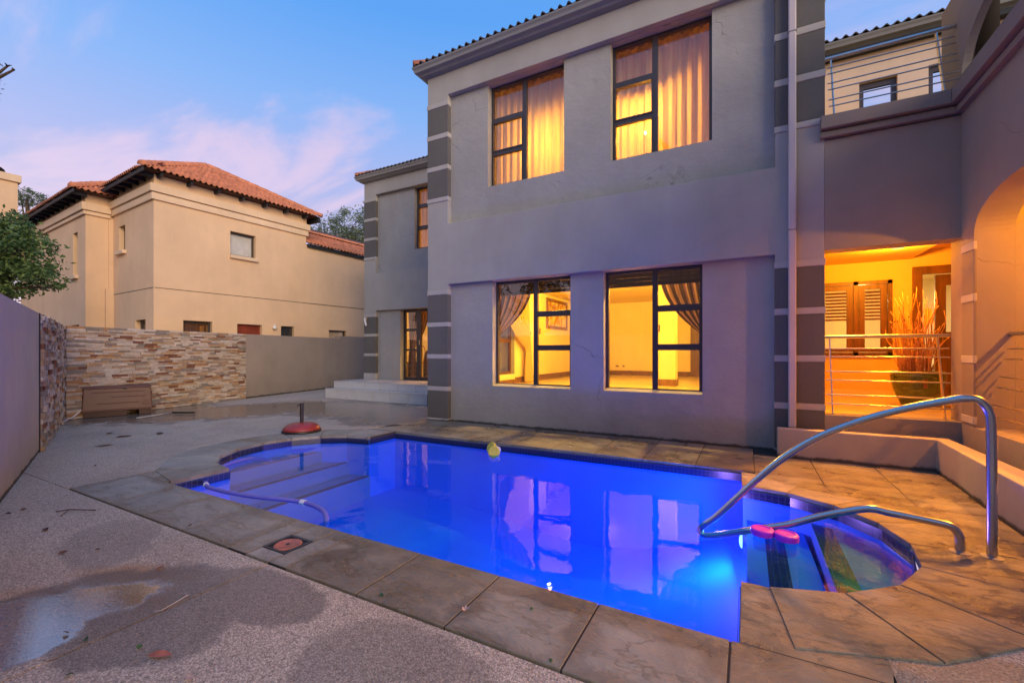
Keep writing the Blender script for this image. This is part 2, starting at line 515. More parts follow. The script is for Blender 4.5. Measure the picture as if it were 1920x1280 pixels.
def cloth(name, a, b, stripes=0, trans=.3, clear=0.0):
    m = bpy.data.materials.new(name)
    m.use_nodes = True
    t = m.node_tree
    t.nodes.clear()
    o = N(t, 'ShaderNodeOutputMaterial')
    if stripes:
        uv = N(t, 'ShaderNodeUVMap').outputs[0]
        sp = N(t, 'ShaderNodeSeparateXYZ')
        t.links.new(uv, sp.inputs[0])
        w = mth(t, 'SINE', mth(t, 'MULTIPLY', sp.outputs[0], stripes * 2 * PI))
        c = ramp(t, [(.42, a), (.58, b)], mth(t, 'ADD', mth(t, 'MULTIPLY', w, .5), .5)).outputs[0]
    else:
        c = ramp(t, [(.3, a), (.7, b)], noise(t, pos(t, (9, 9, .8)), 2, 4)).outputs[0]
    d = N(t, 'ShaderNodeBsdfDiffuse')
    tl = N(t, 'ShaderNodeBsdfTranslucent')
    t.links.new(c, d.inputs[0])
    t.links.new(c, tl.inputs[0])
    mx = N(t, 'ShaderNodeMixShader')
    mx.inputs[0].default_value = trans
    t.links.new(d.outputs[0], mx.inputs[1])
    t.links.new(tl.outputs[0], mx.inputs[2])
    out = mx.outputs[0]
    if clear:
        tr = N(t, 'ShaderNodeBsdfTransparent')
        m2 = N(t, 'ShaderNodeMixShader')
        m2.inputs[0].default_value = clear
        t.links.new(out, m2.inputs[1])
        t.links.new(tr.outputs[0], m2.inputs[2])
        out = m2.outputs[0]
    t.links.new(out, o.inputs[0])
    M[name] = m
cloth('stripe_cloth', (.06, .035, .033), (.36, .20, .12), 7, .2)
cloth('gold_cloth', (.42, .25, .06), (.78, .58, .24), 9, .35)
cloth('sheer_cloth', (.68, .50, .24), (.86, .69, .40), 0, .62, .06)
cloth('white_cloth', (.75, .68, .5), (.8, .75, .6), 0, .2)
cloth('bamboo', (.05, .028, .013), (.10, .055, .025), 0, .03, .0)

# picture on the wall: blurred upright strokes of paint, no motif
m, t, p, o = newmat('canvas')
v = pos(t, (1, 3.2, 1.1))
cl = ramp(t, [(.35, (.25, .10, .03)), (.48, (.55, .28, .06)), (.55, (.75, .55, .22)), (.62, (.80, .72, .45)), (.7, (.18, .08, .04))], noise(t, v, 3.2, 4, .6, .8)).outputs[0]
t.links.new(cl, p.inputs['Base Color'])

# ------------------------------------------------------------------ mesh helpers
class MB:
    def __init__(s):
        s.v = []; s.f = []; s.uv = None
    def box(s, x0, x1, y0, y1, z0, z1):
        b = len(s.v)
        s.v += [(x0, y0, z0), (x1, y0, z0), (x1, y1, z0), (x0, y1, z0), (x0, y0, z1), (x1, y0, z1), (x1, y1, z1), (x0, y1, z1)]
        s.f += [tuple(b + i for i in q) for q in ((0, 3, 2, 1), (4, 5, 6, 7), (0, 1, 5, 4), (1, 2, 6, 5), (2, 3, 7, 6), (3, 0, 4, 7))]
        return s
    def poly(s, pts):
        b = len(s.v)
        s.v += [tuple(q) for q in pts]
        s.f.append(tuple(range(b, b + len(pts))))
        return s
    def prism(s, pts, z0, z1, ch=0):
        n = len(pts)
        a = sum(pts[i][0] * pts[(i + 1) % n][1] - pts[(i + 1) % n][0] * pts[i][1] for i in range(n))
        if a < 0:
            pts = pts[::-1]
        b = len(s.v)
        cx = sum(q[0] for q in pts) / n
        cyy = sum(q[1] for q in pts) / n
        rings = [[(x, y, z0) for x, y in pts]]
        if ch:
            rings.append([(x, y, z1 - ch) for x, y in pts])
            rr = []
            for x, y in pts:
                l = math.hypot(cx - x, cyy - y) or 1
                rr.append((x + (cx - x) / l * ch * 1.5, y + (cyy - y) / l * ch * 1.5, z1))
            rings.append(rr)
        else:
            rings.append([(x, y, z1) for x, y in pts])
        for r_ in rings:
            s.v += r_
        for k in range(len(rings) - 1):
            for i in range(n):
                j = (i + 1) % n
                s.f.append((b + k * n + i, b + k * n + j, b + (k + 1) * n + j, b + (k + 1) * n + i))
        s.f.append(tuple(b + i for i in range(n - 1, -1, -1)))
        s.f.append(tuple(b + (len(rings) - 1) * n + i for i in range(n)))
        return s
    def tube(s, path, r, n=8, caps=True):
        P = [Vector(q) for q in path]
        rad = r if isinstance(r, (list, tuple)) else [r] * len(P)
        b = len(s.v)
        prev = None
        for i, q in enumerate(P):
            d = (P[min(i + 1, len(P) - 1)] - P[max(i - 1, 0)])
            if d.length < 1e-9:
                d = Vector((0, 0, 1))
            d.normalize()
            if prev is None:
                up = Vector((0, 0, 1)) if abs(d.z) < .9 else Vector((0, 1, 0))
                x = d.cross(up).normalized()
            else:
                x = (prev - d * prev.dot(d))
                x = x.normalized() if x.length > 1e-6 else d.orthogonal().normalized()
            prev = x
            y = d.cross(x)
            for k in range(n):
                a = 2 * PI * k / n
                s.v.append(tuple(q + (x * math.cos(a) + y * math.sin(a)) * rad[i]))
        for i in range(len(P) - 1):
            for k in range(n):
                k2 = (k + 1) % n
                s.f.append((b + i * n + k, b + i * n + k2, b + (i + 1) * n + k2, b + (i + 1) * n + k))
        if caps:
            s.f.append(tuple(b + k for k in range(n - 1, -1, -1)))
            s.f.append(tuple(b + (len(P) - 1) * n + k for k in range(n)))
        return s
    def lathe(s, prof, c, n=20, sq=None):
        b = len(s.v)
        for (r_, z) in prof:
            for k in range(n):
                a = 2 * PI * k / n
                s.v.append((c[0] + r_ * math.cos(a), c[1] + r_ * math.sin(a), c[2] + z))
        for i in range(len(prof) - 1):
            for k in range(n):
                k2 = (k + 1) % n
                s.f.append((b + i * n + k, b + i * n + k2, b + (i + 1) * n + k2, b + (i + 1) * n + k))
        s.f.append(tuple(b + k for k in range(n - 1, -1, -1)))
        s.f.append(tuple(b + (len(prof) - 1) * n + k for k in range(n)))
        return s
    def wall(s, axis, a0, a1, z0, z1, d0, d1, holes=()):
        """slab along axis with rectangular openings (a0,a1,z0,z1); d0 is the face, d1 the back"""
        A = sorted({a0, a1, *[h[0] for h in holes], *[h[1] for h in holes]})
        Z = sorted({z0, z1, *[h[2] for h in holes], *[h[3] for h in holes]})
        A = [a for a in A if a0 - 1e-9 <= a <= a1 + 1e-9]
        Z = [z for z in Z if z0 - 1e-9 <= z <= z1 + 1e-9]
        def solid(i, j):
            if i < 0 or j < 0 or i >= len(A) - 1 or j >= len(Z) - 1:
                return False
            ca, cz = (A[i] + A[i + 1]) / 2, (Z[j] + Z[j + 1]) / 2
            return not any(h[0] < ca < h[1] and h[2] < cz < h[3] for h in holes)
        def pt(a, d, z):
            return (a, d, z) if axis == 'x' else (d, a, z)
        for i in range(len(A) - 1):
            for j in range(len(Z) - 1):
                if not solid(i, j):
                    continue
                x0, x1, y0, y1 = A[i], A[i + 1], Z[j], Z[j + 1]
                s.poly([pt(x0, d0, y0), pt(x1, d0, y0), pt(x1, d0, y1), pt(x0, d0, y1)])
                s.poly([pt(x0, d1, y0), pt(x0, d1, y1), pt(x1, d1, y1), pt(x1, d1, y0)])
                if not solid(i - 1, j):
                    s.poly([pt(x0, d0, y0), pt(x0, d0, y1), pt(x0, d1, y1), pt(x0, d1, y0)])
                if not solid(i + 1, j):
                    s.poly([pt(x1, d0, y0), pt(x1, d1, y0), pt(x1, d1, y1), pt(x1, d0, y1)])
                if not solid(i, j - 1):
                    s.poly([pt(x0, d0, y0), pt(x0, d1, y0), pt(x1, d1, y0), pt(x1, d0, y0)])
                if not solid(i, j + 1):
                    s.poly([pt(x0, d0, y1), pt(x1, d0, y1), pt(x1, d1, y1), pt(x0, d1, y1)])
        return s
    def mesh(s, name, mat):
        me = bpy.data.meshes.new(name)
        me.from_pydata(s.v, [], s.f)
        bm = bmesh.new()
        bm.from_mesh(me)
        bmesh.ops.remove_doubles(bm, verts=bm.verts, dist=1e-6)
        bmesh.ops.recalc_face_normals(bm, faces=bm.faces)
        bm.to_mesh(me)
        bm.free()
        if mat:
            me.materials.append(M[mat])
        return me
    def rawmesh(s, name, mat):
        me = bpy.data.meshes.new(name)
        me.from_pydata(s.v, [], s.f)
        me.materials.append(M[mat])
        return me
    def build(s, name, mat, parent=None, smooth=False, raw=False, bevel=0, auto=None):
        me = s.rawmesh(name, mat) if raw else s.mesh(name, mat)
        if smooth:
            me.polygons.foreach_set('use_smooth', [True] * len(me.polygons))
        if auto is not None:
            try:
                me.set_sharp_from_angle(angle=R(auto))
            except Exception:
                pass
        o = link(name, me, parent)
        if bevel:
            b = o.modifiers.new('bevel', 'BEVEL')
            b.width = bevel
            b.segments = 2
            b.limit_method = 'ANGLE'
        return o

PARINV = {}
def link(name, data, parent=None, mw=None):
    o = bpy.data.objects.new(name, data)
    col.objects.link(o)
    if mw is not None:
        o.matrix_basis = mw
    if parent is not None:
        o.parent = parent
        o.matrix_parent_inverse = wmat(parent).inverted()
    return o

def wmat(o):
    m_ = o.matrix_basis.copy()
    if o.parent is not None:
        m_ = wmat(o.parent) @ o.matrix_parent_inverse @ m_
    return m_

def thing(name, label, cat, loc=(0, 0, 0), group=None, rz=0):
    o = bpy.data.objects.new(name, None)
    o.empty_display_size = .1
    o.matrix_basis = Matrix.Translation(loc) @ Matrix.Rotation(rz, 4, 'Z')
    col.objects.link(o)
    return tag(o, label, cat, group)

def tag(o, label, cat, group=None):
    o['label'] = label
    o['category'] = cat
    if group:
        o['group'] = group
    return o

def struct(o):
    o['kind'] = 'structure'
    return o

def structure(name, loc=(0, 0, 0)):
    o = bpy.data.objects.new(name, None)
    o.empty_display_size = .1
    o.matrix_basis = Matrix.Translation(loc)
    col.objects.link(o)
    return struct(o)

def light(name, loc, energy, color, radius, parent=None, typ='POINT', rot=None, size=None):
    l = bpy.data.lights.new(name, typ)
    l.energy = energy
    l.color = color
    if typ == 'AREA':
        l.shape = 'DISK'
        l.size = size
    else:
        l.shadow_soft_size = radius
    mw = Matrix.Translation(loc)
    if rot is not None:
        mw = mw @ rot.to_matrix().to_4x4()
    return link(name, l, parent, mw)

def smoothpath(pts, k=6):
    P = [Vector(q) for q in pts]
    out = []
    for i in range(len(P) - 1):
        p0, p1, p2, p3 = P[max(i - 1, 0)], P[i], P[i + 1], P[min(i + 2, len(P) - 1)]
        for j in range(k):
            u = j / k
            out.append(.5 * ((2 * p1) + (p2 - p0) * u + (2 * p0 - 5 * p1 + 4 * p2 - p3) * u * u + (3 * p1 - p0 - 3 * p2 + p3) * u ** 3))
    out.append(P[-1])
    return out

def arc(c, r, a0, a1, n):
    return [(c[0] + r * math.cos(R(a0 + (a1 - a0) * i / n)), c[1] + r * math.sin(R(a0 + (a1 - a0) * i / n))) for i in range(n + 1)]

# ------------------------------------------------------------------ ground and patio
gm = MB()
for (x0, x1, y0, y1) in ((-300, -5.9, -300, 300), (1.2, 300, -300, 300), (-5.9, 1.2, -300, 1.75), (-5.9, 1.2, 5.3, 300)):
    gm.poly([(x0, y0, -.06), (x1, y0, -.06), (x1, y1, -.06), (x0, y1, -.06)])
struct(gm.build('ground', 'soil'))

patio = structure('patio', (-3, 0, 0))
CL, CR = (-4.70, 3.53), (-0.03, 3.515)      # centres of the rounded pool ends
def slab(pts):
    return MB().prism(pts, -.055, -.006).build('slab', 'aggregate', patio)
slab([(-2.396, -4), (4, -4), (4, 1.53), (-2.396, 1.53)])
slab([(.485, 1.536), (4, 1.536), (4, 2.62), (.485, 2.62)])
slab([(-7.69, -4), (-2.406, -4), (-2.406, 1.53), (-7.69, 1.53)])
slab([(-7.69, 1.538), (-5.30, 1.538), (-5.30, 2.3)] + arc(CL, 1.2, 250, 110, 16) + [(-5.25, 4.9), (-5.25, 5.2), (-4.95, 5.58), (-4.95, 7.9), (-7.69, 7.9)])
slab([(-13.2, -4), (-7.70, -4), (-7.70, 3.6), (-13.2, 3.6)])
slab([(-13.2, 3.61), (-7.70, 3.61), (-7.70, 12), (-13.2, 12)])

# ------------------------------------------------------------------ pool coping and deck of slate
coping = structure('pool_surround', (-2, 3.5, 0))
bed = MB()
for (x0, x1, y0, y1) in ((-5.27, .47, 1.545, 2.03), (-4.75, .8, 5.01, 6.2), (-5.27, -4.77, 2.03, 2.56), (-5.2, -4.70, 4.5, 5.5), (.08, 1.9, 4.47, 5.01), (.95, 1.9, 2.6, 4.47), (-.02, .47, 2.03, 2.5), (.8, 1.68, 5.01, 5.86)):
    bed.box(x0, x1, y0, y1, -.05, -.0042)
bed.build('grout_bed', 'grout', coping)
G = .004
def tile(pts, z=0.0):
    n = len(pts)
    cx = sum(q[0] for q in pts) / n
    cyy = sum(q[1] for q in pts) / n
    ins = []
    for x, y in pts:
        l = math.hypot(cx - x, cyy - y)
        ins.append((x + (cx - x) / l * G * 1.4, y + (cyy - y) / l * G * 1.4))
    return MB().prism(ins, -.042, z + random.uniform(-.0006, .0006), .0025).build('paving_stone', 'slate', coping)
def rect(x0, x1, y0, y1, z=0.0):
    return tile([(x0, y0), (x1, y0), (x1, y1), (x0, y1)], z)
near = [.474, -.061, -.62, -1.168, -1.71, -2.265, -2.82, -3.37, -3.92, -4.47, -5.28]
for a, b in zip(near, near[1:]):
    if a == -2.265:                       # this stone is cut out round the skimmer lid
        rect(-2.42, a, 1.54, 2.04)
        rect(b, -2.64, 1.54, 2.04)
        rect(-2.64, -2.42, 1.84, 2.04)
        rect(-2.64, -2.42, 1.54, 1.645)
    else:
        rect(b, a, 1.54, 2.04)
# far side, two rows up to the house
x = .07
i = 0
while x > -4.7:
    x1 = max(x - .552, -4.72)
    rect(x1, x, 5.0, 5.55)
    rect(x1 - (.0 if x1 > -4.7 else .25), x, 5.55, 6.195)
    x = x1 - .0001
    if x1 <= -4.71:
        break
# squared corners beside the rounded ends
rect(-5.28, -4.76, 2.04, 2.585, -.003)
rect(-5.24, -4.70, 4.46, 5.0, -.003)
tile([(-5.24, 5.0), (-4.72, 5.0), (-4.72, 5.55), (-4.97, 5.55)], -.003)
tile([(-.03, 2.04), (.474, 2.04), (.50, 2.18), (.15, 2.6), (-.03, 2.6)], -.003)
# deck on the right
for (x0, x1, y0, y1) in ((.07, .62, 4.46, 5.0), (.62, 1.17, 4.46, 5.0), (1.17, 1.62, 4.46, 5.0),
                         (.07, .62, 5.0, 5.55), (.62, 1.17, 5.0, 5.55), (1.17, 1.66, 5.0, 5.55),
                         (.07, .62, 5.55, 5.86), (.62, 1.17, 5.55, 5.86), (1.17, 1.67, 5.55, 5.86),
                         (1.02, 1.6, 3.92, 4.46), (1.02, 1.59, 3.36, 3.92), (1.02, 1.58, 2.80, 3.36), (1.2, 1.9, 2.62, 2.80)):
    rect(x0, x1, y0, y1, -.0015)
# wedge-shaped stones round the two rounded ends
for k in range(8):
    a0, a1 = 90 + 22.5 * k, 112.5 + 22.5 * k
    p = [(CL[0] + r_ * math.cos(R(a)), CL[1] + r_ * math.sin(R(a))) for r_, a in ((.945, a0), (1.47, a0), (1.47, a1), (.945, a1))]
    tile(p, .003)
    a0, a1 = -82 + 21.6 * k, -82 + 21.6 * (k + 1)
    p = [(CR[0] + r_ * math.cos(R(a)), CR[1] + r_ * math.sin(R(a))) for r_, a in ((.93, a0), (1.43, a0), (1.43, a1), (.93, a1))]
    tile(p, .003)
rg = MB()
for cc, a0, a1 in ((CL, 92, 268), (CR, -80, 88)):
    ai = arc(cc, .97, a0, a1, 16)
    ao = arc(cc, 1.40, a0, a1, 16)
    for i in range(16):
        rg.poly([(*ai[i], -.0048), (*ao[i], -.0048), (*ao[i + 1], -.0048), (*ai[i + 1], -.0048)])
rg.build('grout_ring', 'grout', coping)

# skimmer lid
sk = thing('skimmer_cover', 'round rust red skimmer lid sunk in a square hole in the poolside paving', 'skimmer lid', (-2.53, 1.74, -.03))
f_ = MB()
f_.box(-2.638, -2.612, 1.647, 1.838, -.03, .001); f_.box(-2.448, -2.422, 1.647, 1.838, -.03, .001)
f_.box(-2.612, -2.448, 1.647, 1.660, -.03, .001); f_.box(-2.612, -2.448, 1.822, 1.838, -.03, .001)
f_.build('frame', 'black_plastic', sk)
MB().lathe([(.001, 0), (.080, 0), (.082, .006), (.076, .010), (.064, .009), (.06, .007), (.001, .008)], (-2.53, 1.741, -.0080), 28).build('lid', 'lid_red', sk, smooth=True, auto=30)
MB().lathe([(.001, 0), (.012, 0), (.012, .003), (.001, .003)], (-2.53, 1.741, -.0008), 12).build('finger_hole', 'black_plastic', sk)
MB().box(-2.611, -2.449, 1.661, 1.821, -.03, -.0045).build('base', 'dark_brown_plastic', sk)

# ------------------------------------------------------------------ pool shell
pool = thing('swimming_pool', 'long swimming pool with rounded step ends lit deep blue by an underwater lamp', 'pool', (-2.3, 3.5, -1.2))
PX0, PX1, PY0, PY1 = -4.70, -.03, 2.055, 4.99
JL0, JL1 = CL[1] - .945, CL[1] + .945
JR0, JR1 = CR[1] - .93, CR[1] + .93
outline = [(PX0, PY0), (PX1, PY0), (PX1, JR0)] + arc(CR, .93, -90, 90, 8)[1:-1] + [(PX1, JR1), (PX1, PY1), (PX0, PY1), (PX0, JL1)] + arc(CL, .945, 90, 270, 8)[1:-1] + [(PX0, JL0)]
wl_ = MB()
mo = MB()
n = len(outline)
for i in range(n):
    a, b = outline[i], outline[(i + 1) % n]
    wl_.poly([(*a, -1.25), (*b, -1.25), (*b, -.03), (*a, -.03)])
    dx, dy = b[0] - a[0], b[1] - a[1]
    l = math.hypot(dx, dy)
    nx, ny = -dy / l * .006, dx / l * .006
    mo.poly([(a[0] + nx, a[1] + ny, -.105), (b[0] + nx, b[1] + ny, -.105), (b[0] + nx, b[1] + ny, -.03), (a[0] + nx, a[1] + ny, -.03)])
wl_.build('wall', 'pool_lit_blue', pool)
mo.build('waterline_mosaic', 'mosaic', pool)
fl = MB()
fl.poly([(PX0, PY0, -.85), (-3.0, PY0, -.95), (-3.0, PY1, -.95), (PX0, PY1, -.85)])
prof_ = [(-3.0, -.95), (-2.0, -1.08), (-1.5, -1.08), (-1.1, -1.02), (-.75, -.92), (-.4, -.78), (-.15, -.68), (PX1 + .06, -.64)]
for (xa_, za_), (xb_, zb_) in zip(prof_, prof_[1:]):
    fl.poly([(xa_, PY0, za_), (xb_, PY0, zb_), (xb_, PY1, zb_), (xa_, PY1, za_)])
fl.build('floor', 'pool_lit_blue', pool, smooth=True)
def chord(cc, r, x):
    d = min(abs(x - cc[0]), r)
    return math.sqrt(max(r * r - d * d, 0))
def step(cc, r, x_edge, x_out, z, zb, inlay, mat):
    """tread between a straight edge at x_edge and the curved wall, riser below the edge"""
    n = 10
    pts = []
    h0 = chord(cc, r, x_edge)
    xs = [x_edge + (x_out - x_edge) * i / n for i in range(n + 1)]
    lo = [(x_, cc[1] - chord(cc, r, x_)) for x_ in xs]
    hi = [(x_, cc[1] + chord(cc, r, x_)) for x_ in xs][::-1]
    o_ = MB().prism([q for q in lo + hi[1:]], zb, z).build('step', mat, pool)
    i0, i1 = inlay
    h1 = min(chord(cc, r, i0), chord(cc, r, i1)) - .005
    MB().box(min(i0, i1), max(i0, i1), cc[1] - h1, cc[1] + h1, z, z + .004).build('edge_mosaic', 'mosaic_flat', o_)
    return o_
step(CR, .93, .46, .899, -.19, -1.2, (.465, .59), 'pool_step_lit_blue')
step(CR, .93, .0, .459, -.30, -1.2, (.13, .26), 'pool_lit_blue')
step(CL, .945, -5.35, -5.644, -.22, -.9, (-5.355, -5.42), 'pool_step_lit_blue')
step(CL, .945, -5.02, -5.349, -.38, -.9, (-5.025, -5.10), 'pool_step_lit_blue')
step(CL, .945, -4.68, -5.019, -.55, -.9, (-4.685, -4.77), 'pool_step_lit_blue')
# underwater lamp in the riser of the lowest step
pl = MB().lathe([(.001, 0), (.095, 0), (.095, .02), (.075, .03), (.001, .032)], (0, 0, 0), 20).mesh('lamp_housing', 'steel')
plo = link('lamp_housing', pl, pool, Matrix.Translation((-.001, 4.24, -.42)) @ Matrix.Rotation(R(-90), 4, 'Y'))
pl2 = MB().lathe([(.06, 0), (.055, .01), (.04, .018), (.02, .022), (.001, .024)], (0, 0, 0), 20).mesh('lens', 'pool_lens')
link('lens', pl2, plo, Matrix.Translation((-.034, 4.24, -.42)) @ Matrix.Rotation(R(-90), 4, 'Y'))
light('pool_lamp', (-.105, 4.24, -.42), 66, (.001, .13, 1.0), .05, plo, 'AREA', Vector((-1, -.10, -.06)).to_track_quat('-Z', 'Y'), .16)

light('added_bloom_light', (-.22, 4.12, -.25), 22, (1.0, .22, .9), .06, plo)  # extra point light above the treads, added for the lamp's bloom

wtr = MB()
wtr.poly([(x_, y_, -.075) for x_, y_ in outline])
struct(wtr.build('pool_water', 'water', raw=True))

# ------------------------------------------------------------------ the house
house = thing('house', 'grey plastered two-storey house with banded corner pilasters and lit windows', 'house', (-2, 7, 0))
F, RC = 6.10, 6.20
LW = [(-3.70, -2.337, .645, 2.37), (-1.826, -.509, .645, 2.37)]
UW = [(-3.79, -2.44, 3.945, 5.638), (-1.724, -.395, 3.945, 5.638)]
S0, S1, SW = -4.975, .786, 1.933
wb = MB()
wb.wall('x', S0 + .012, S1 - .012, -.05, 6.0, RC, 6.42, LW + UW)
wb.build('front_wall', 'wall_plaster', house)
MB().wall('x', S0, S1, -.05, 6.02, F, RC - .001, [(-4.537, .301, -.1, 2.37), (-4.537, .301, 3.415, 5.638)]).build('facade_surround', 'smooth_plaster', house, bevel=.006)
MB().wall('y', RC, 14.1, -.05, 6.0, S0, S0 + .225, [(7.6, 8.93, .70, 2.3)]).build('side_wall', 'smooth_plaster', house)
MB().wall('y', 6.425, 14.1, .0, 6.0, S1 - .225, S1 - .001, []).build('side_wall', 'veranda_plaster', house)
MB().wall('x', S0 + .2, 4.6, -.05, 6.0, 13.8, 14.1, []).build('back_wall', 'room_plaster', house)
# rooms
MB().box(S0 + .226, S1 - .226, 6.421, 13.799, .2, .48).build('room_floor', 'floor_tile', house)
MB().box(S0 + .226, S1 - .226, 6.421, 13.799, 2.75, 3.42).build('floor_slab', 'room_plaster', house)
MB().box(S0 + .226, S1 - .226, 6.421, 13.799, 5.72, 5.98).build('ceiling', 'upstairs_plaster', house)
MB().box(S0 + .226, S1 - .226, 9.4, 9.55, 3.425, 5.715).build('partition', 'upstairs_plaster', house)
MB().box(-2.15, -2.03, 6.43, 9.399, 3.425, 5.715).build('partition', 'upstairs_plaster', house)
# skin inside the living room: left wall, front wall
MB().wall('y', 6.426, 13.79, .485, 2.745, S0 + .232, S0 + .245, [(7.6, 8.93, .70, 2.3)]).build('inner_wall', 'room_plaster', house)
MB().wall('x', S0 + .25, S1 - .23, .485, 2.745, 6.426, 6.44, LW).build('inner_wall', 'room_plaster', house)
MB().box(S1 - .245, S1 - .23, 6.45, 13.79, .485, 2.745).build('inner_wall', 'room_plaster', house)
sk_ = MB()
sk_.box(S0 + .246, S1 - .25, 13.775, 13.798, .481, .62)
sk_.build('skirting', 'skirting_stone', house)
MB().box(S0 + .246, S0 + .266, 8.95, 13.77, .481, .62).build('skirting', 'skirting_stone', house)
MB().box(S0 + .246, S0 + .266, 6.45, 8.949, .481, .58).build('skirting', 'skirting_stone', house)
colm = MB().box(-1.67, -1.33, 9.75, 10.1, .48, 2.75).build('column', 'room_plaster', house)
MB().wall('x', -1.69, -1.31, .481, .62, 9.73, 9.749).build('skirting', 'skirting_stone', colm)
MB().box(-1.329, -1.31, 9.75, 10.1, .481, .62).build('skirting', 'skirting_stone', colm)
dr = MB().box(-1.45, -.45, 13.74, 13.774, .481, 2.6).build('room_door', 'brown_wood', house)
MB().box(-1.30, -.60, 13.72, 13.739, .6, 2.4).build('panel', 'brown_wood', dr)

# pilaster blocks (dark) and bands (pale) on three corners
def pilaster(x0, x1, y0, y1, zs_dark, zs_band, skip=None):
    for (a, b) in zs_dark:
        MB().box(x0 - .004, x1 + .004, y0 - .006, y1, a, b).build('pilaster_block', 'dark_plaster', house, bevel=.008)
    for (a, b) in zs_band:
        MB().box(x0 - .010, x1 + .010, y0 - .013, y1, a, b).build('pilaster_band', 'band_plaster', house, bevel=.006)
LD = [(.052, .525), (.605, 1.085), (1.165, 1.64), (1.72, 2.195)]
LB = [(-.02, .050), (.527, .603), (1.087, 1.163), (1.642, 1.718), (2.197, 2.275)]
UD = [(3.892, 4.358), (4.444, 4.908), (4.996, 5.458)]
UB = [(3.815, 3.890), (4.36, 4.442), (4.91, 4.994), (5.46, 5.543)]
pilaster(S0, -4.537, F, 6.19, LD, LB)
pilaster(S0, -4.537, F, 6.19, UD, UB)
pilaster(.301, S1, F, 6.19, LD, LB)
pilaster(.301, S1, F, 6.19, [(3.892, 4.358), (4.444, 4.908), (4.996, 5.458)], UB)
# hairline under the gutter band
# gutter, fascia, roof
def gutter(x0, x1, y, z, run, rx):
    prof = [(.20, .155), (.196, .135), (.175, .10), (.165, .06), (.11, .035), (.085, .012), (.03, .0), (.0, -.004), (.0, .12), (.17, .12), (.19, .157)]
    g = MB()
    n = len(prof)
    b = len(g.v)
    for (ox, oz) in prof:
        g.v.append((x0 - ox, y + run, z + oz))
        g.v.append((x0 - ox, y - ox, z + oz))
        g.v.append((x1 + (ox if rx else 0), y - ox, z + oz))
        g.v.append((x1 + (ox if rx else 0), y + (run if rx else 0.0), z + oz))
    for i in range(n):
        j = (i + 1) % n
        for k in range(3 if rx else 2):
            g.f.append((b + i * 4 + k, b + i * 4 + k + 1, b + j * 4 + k + 1, b + j * 4 + k))
    return g
gu = gutter(S0, S1, F, 6.022, 2.7, True).build('gutter', 'gutter_paint', house)

def tile_mesh(name, w, l, rolls, mat, h=.045, th=.014):
    mb = MB()
    n = 6 * rolls
    for y_ in (0, l):
        for i in range(n + 1):
            u = i / n * rolls
            fu = u - math.floor(u) if i < n else 1.0
            z = h * max(0, math.sin(PI * min(1, fu / .62))) if fu < .62 else 0
            mb.v.append((w * i / n, y_, z + (th if y_ == 0 else 0)))
    for i in range(n + 1):
        mb.v.append((mb.v[i][0], 0, mb.v[i][2] - th - .006))
    for i in range(n):
        mb.f.append((i, i + 1, n + 2 + i, n + 1 + i))
        mb.f.append((2 * n + 2 + i, 2 * n + 3 + i, i + 1, i))
    me = mb.rawmesh(name, mat)
    me.polygons.foreach_set('use_smooth', [k % 2 == 0 for k in range(len(me.polygons))])
    return me
TILE = tile_mesh('roof_tile', .272, .40, 2, 'terracotta')
TILE_DARK = tile_mesh('roof_tile', .272, .40, 2, 'slate_tile')
def cap_mesh():
    mb = MB()
    for y_, r_ in ((0, .115), (.36, .095)):
        for i in range(9):
            a = PI * i / 8
            mb.v.append((r_ * math.cos(a), y_, r_ * math.sin(a)))
    for i in range(8):
        mb.f.append((i, i + 1, 10 + i, 9 + i))
    mb.f.append(tuple(range(8, -1, -1)))
    me = mb.rawmesh('hip_cap', 'terracotta_cap')
    me.polygons.foreach_set('use_smooth', [True] * len(me.polygons))
    return me
CAP = cap_mesh()

def frame_mat(o, xa, ya):
    """matrix whose x axis is xa and y axis ya, origin o"""
    xa = Vector(xa).normalized()
    ya = Vector(ya).normalized()
    za = xa.cross(ya).normalized()
    m_ = Matrix((( xa.x, ya.x, za.x, o[0]), (xa.y, ya.y, za.y, o[1]), (xa.z, ya.z, za.z, o[2]), (0, 0, 0, 1)))
    return m_
def lay_tiles(roof, o, xa, ya, width, rows, course=.32, left=None, right=None, w=.272, jitter=.004, tm=None):
    """rows of tiles from eave origin o along xa, climbing ya; left/right give the usable span per row distance"""
    xa = Vector(xa).normalized(); ya = Vector(ya).normalized()
    za = xa.cross(ya)
    for r_ in range(rows):
        d = r_ * course
        a = left(d) if left else 0
        b = right(d) if right else width
        k0 = math.ceil((a - .05) / w)
        k = k0
        while k * w + w <= b + .05:
            q = Vector(o) + xa * (k * w) + ya * d + za * (.012 + random.uniform(0, jitter))
            ob = link('roof_tile', tm or TILE, roof, frame_mat(q, xa, ya + za * random.uniform(-.01, .01)))
            k += 1
def lay_caps(roof, a, b, up=Vector((0, 0, 1))):
    a, b = Vector(a), Vector(b)
    d = (b - a)
    n = max(1, int(d.length / .31))
    d.normalize()
    x = d.cross(up).normalized()
    for i in range(n):
        q = a + d * (i * .31)
        link('hip_cap', CAP, roof, frame_mat(q, x, d + Vector((0, 0, .03))))

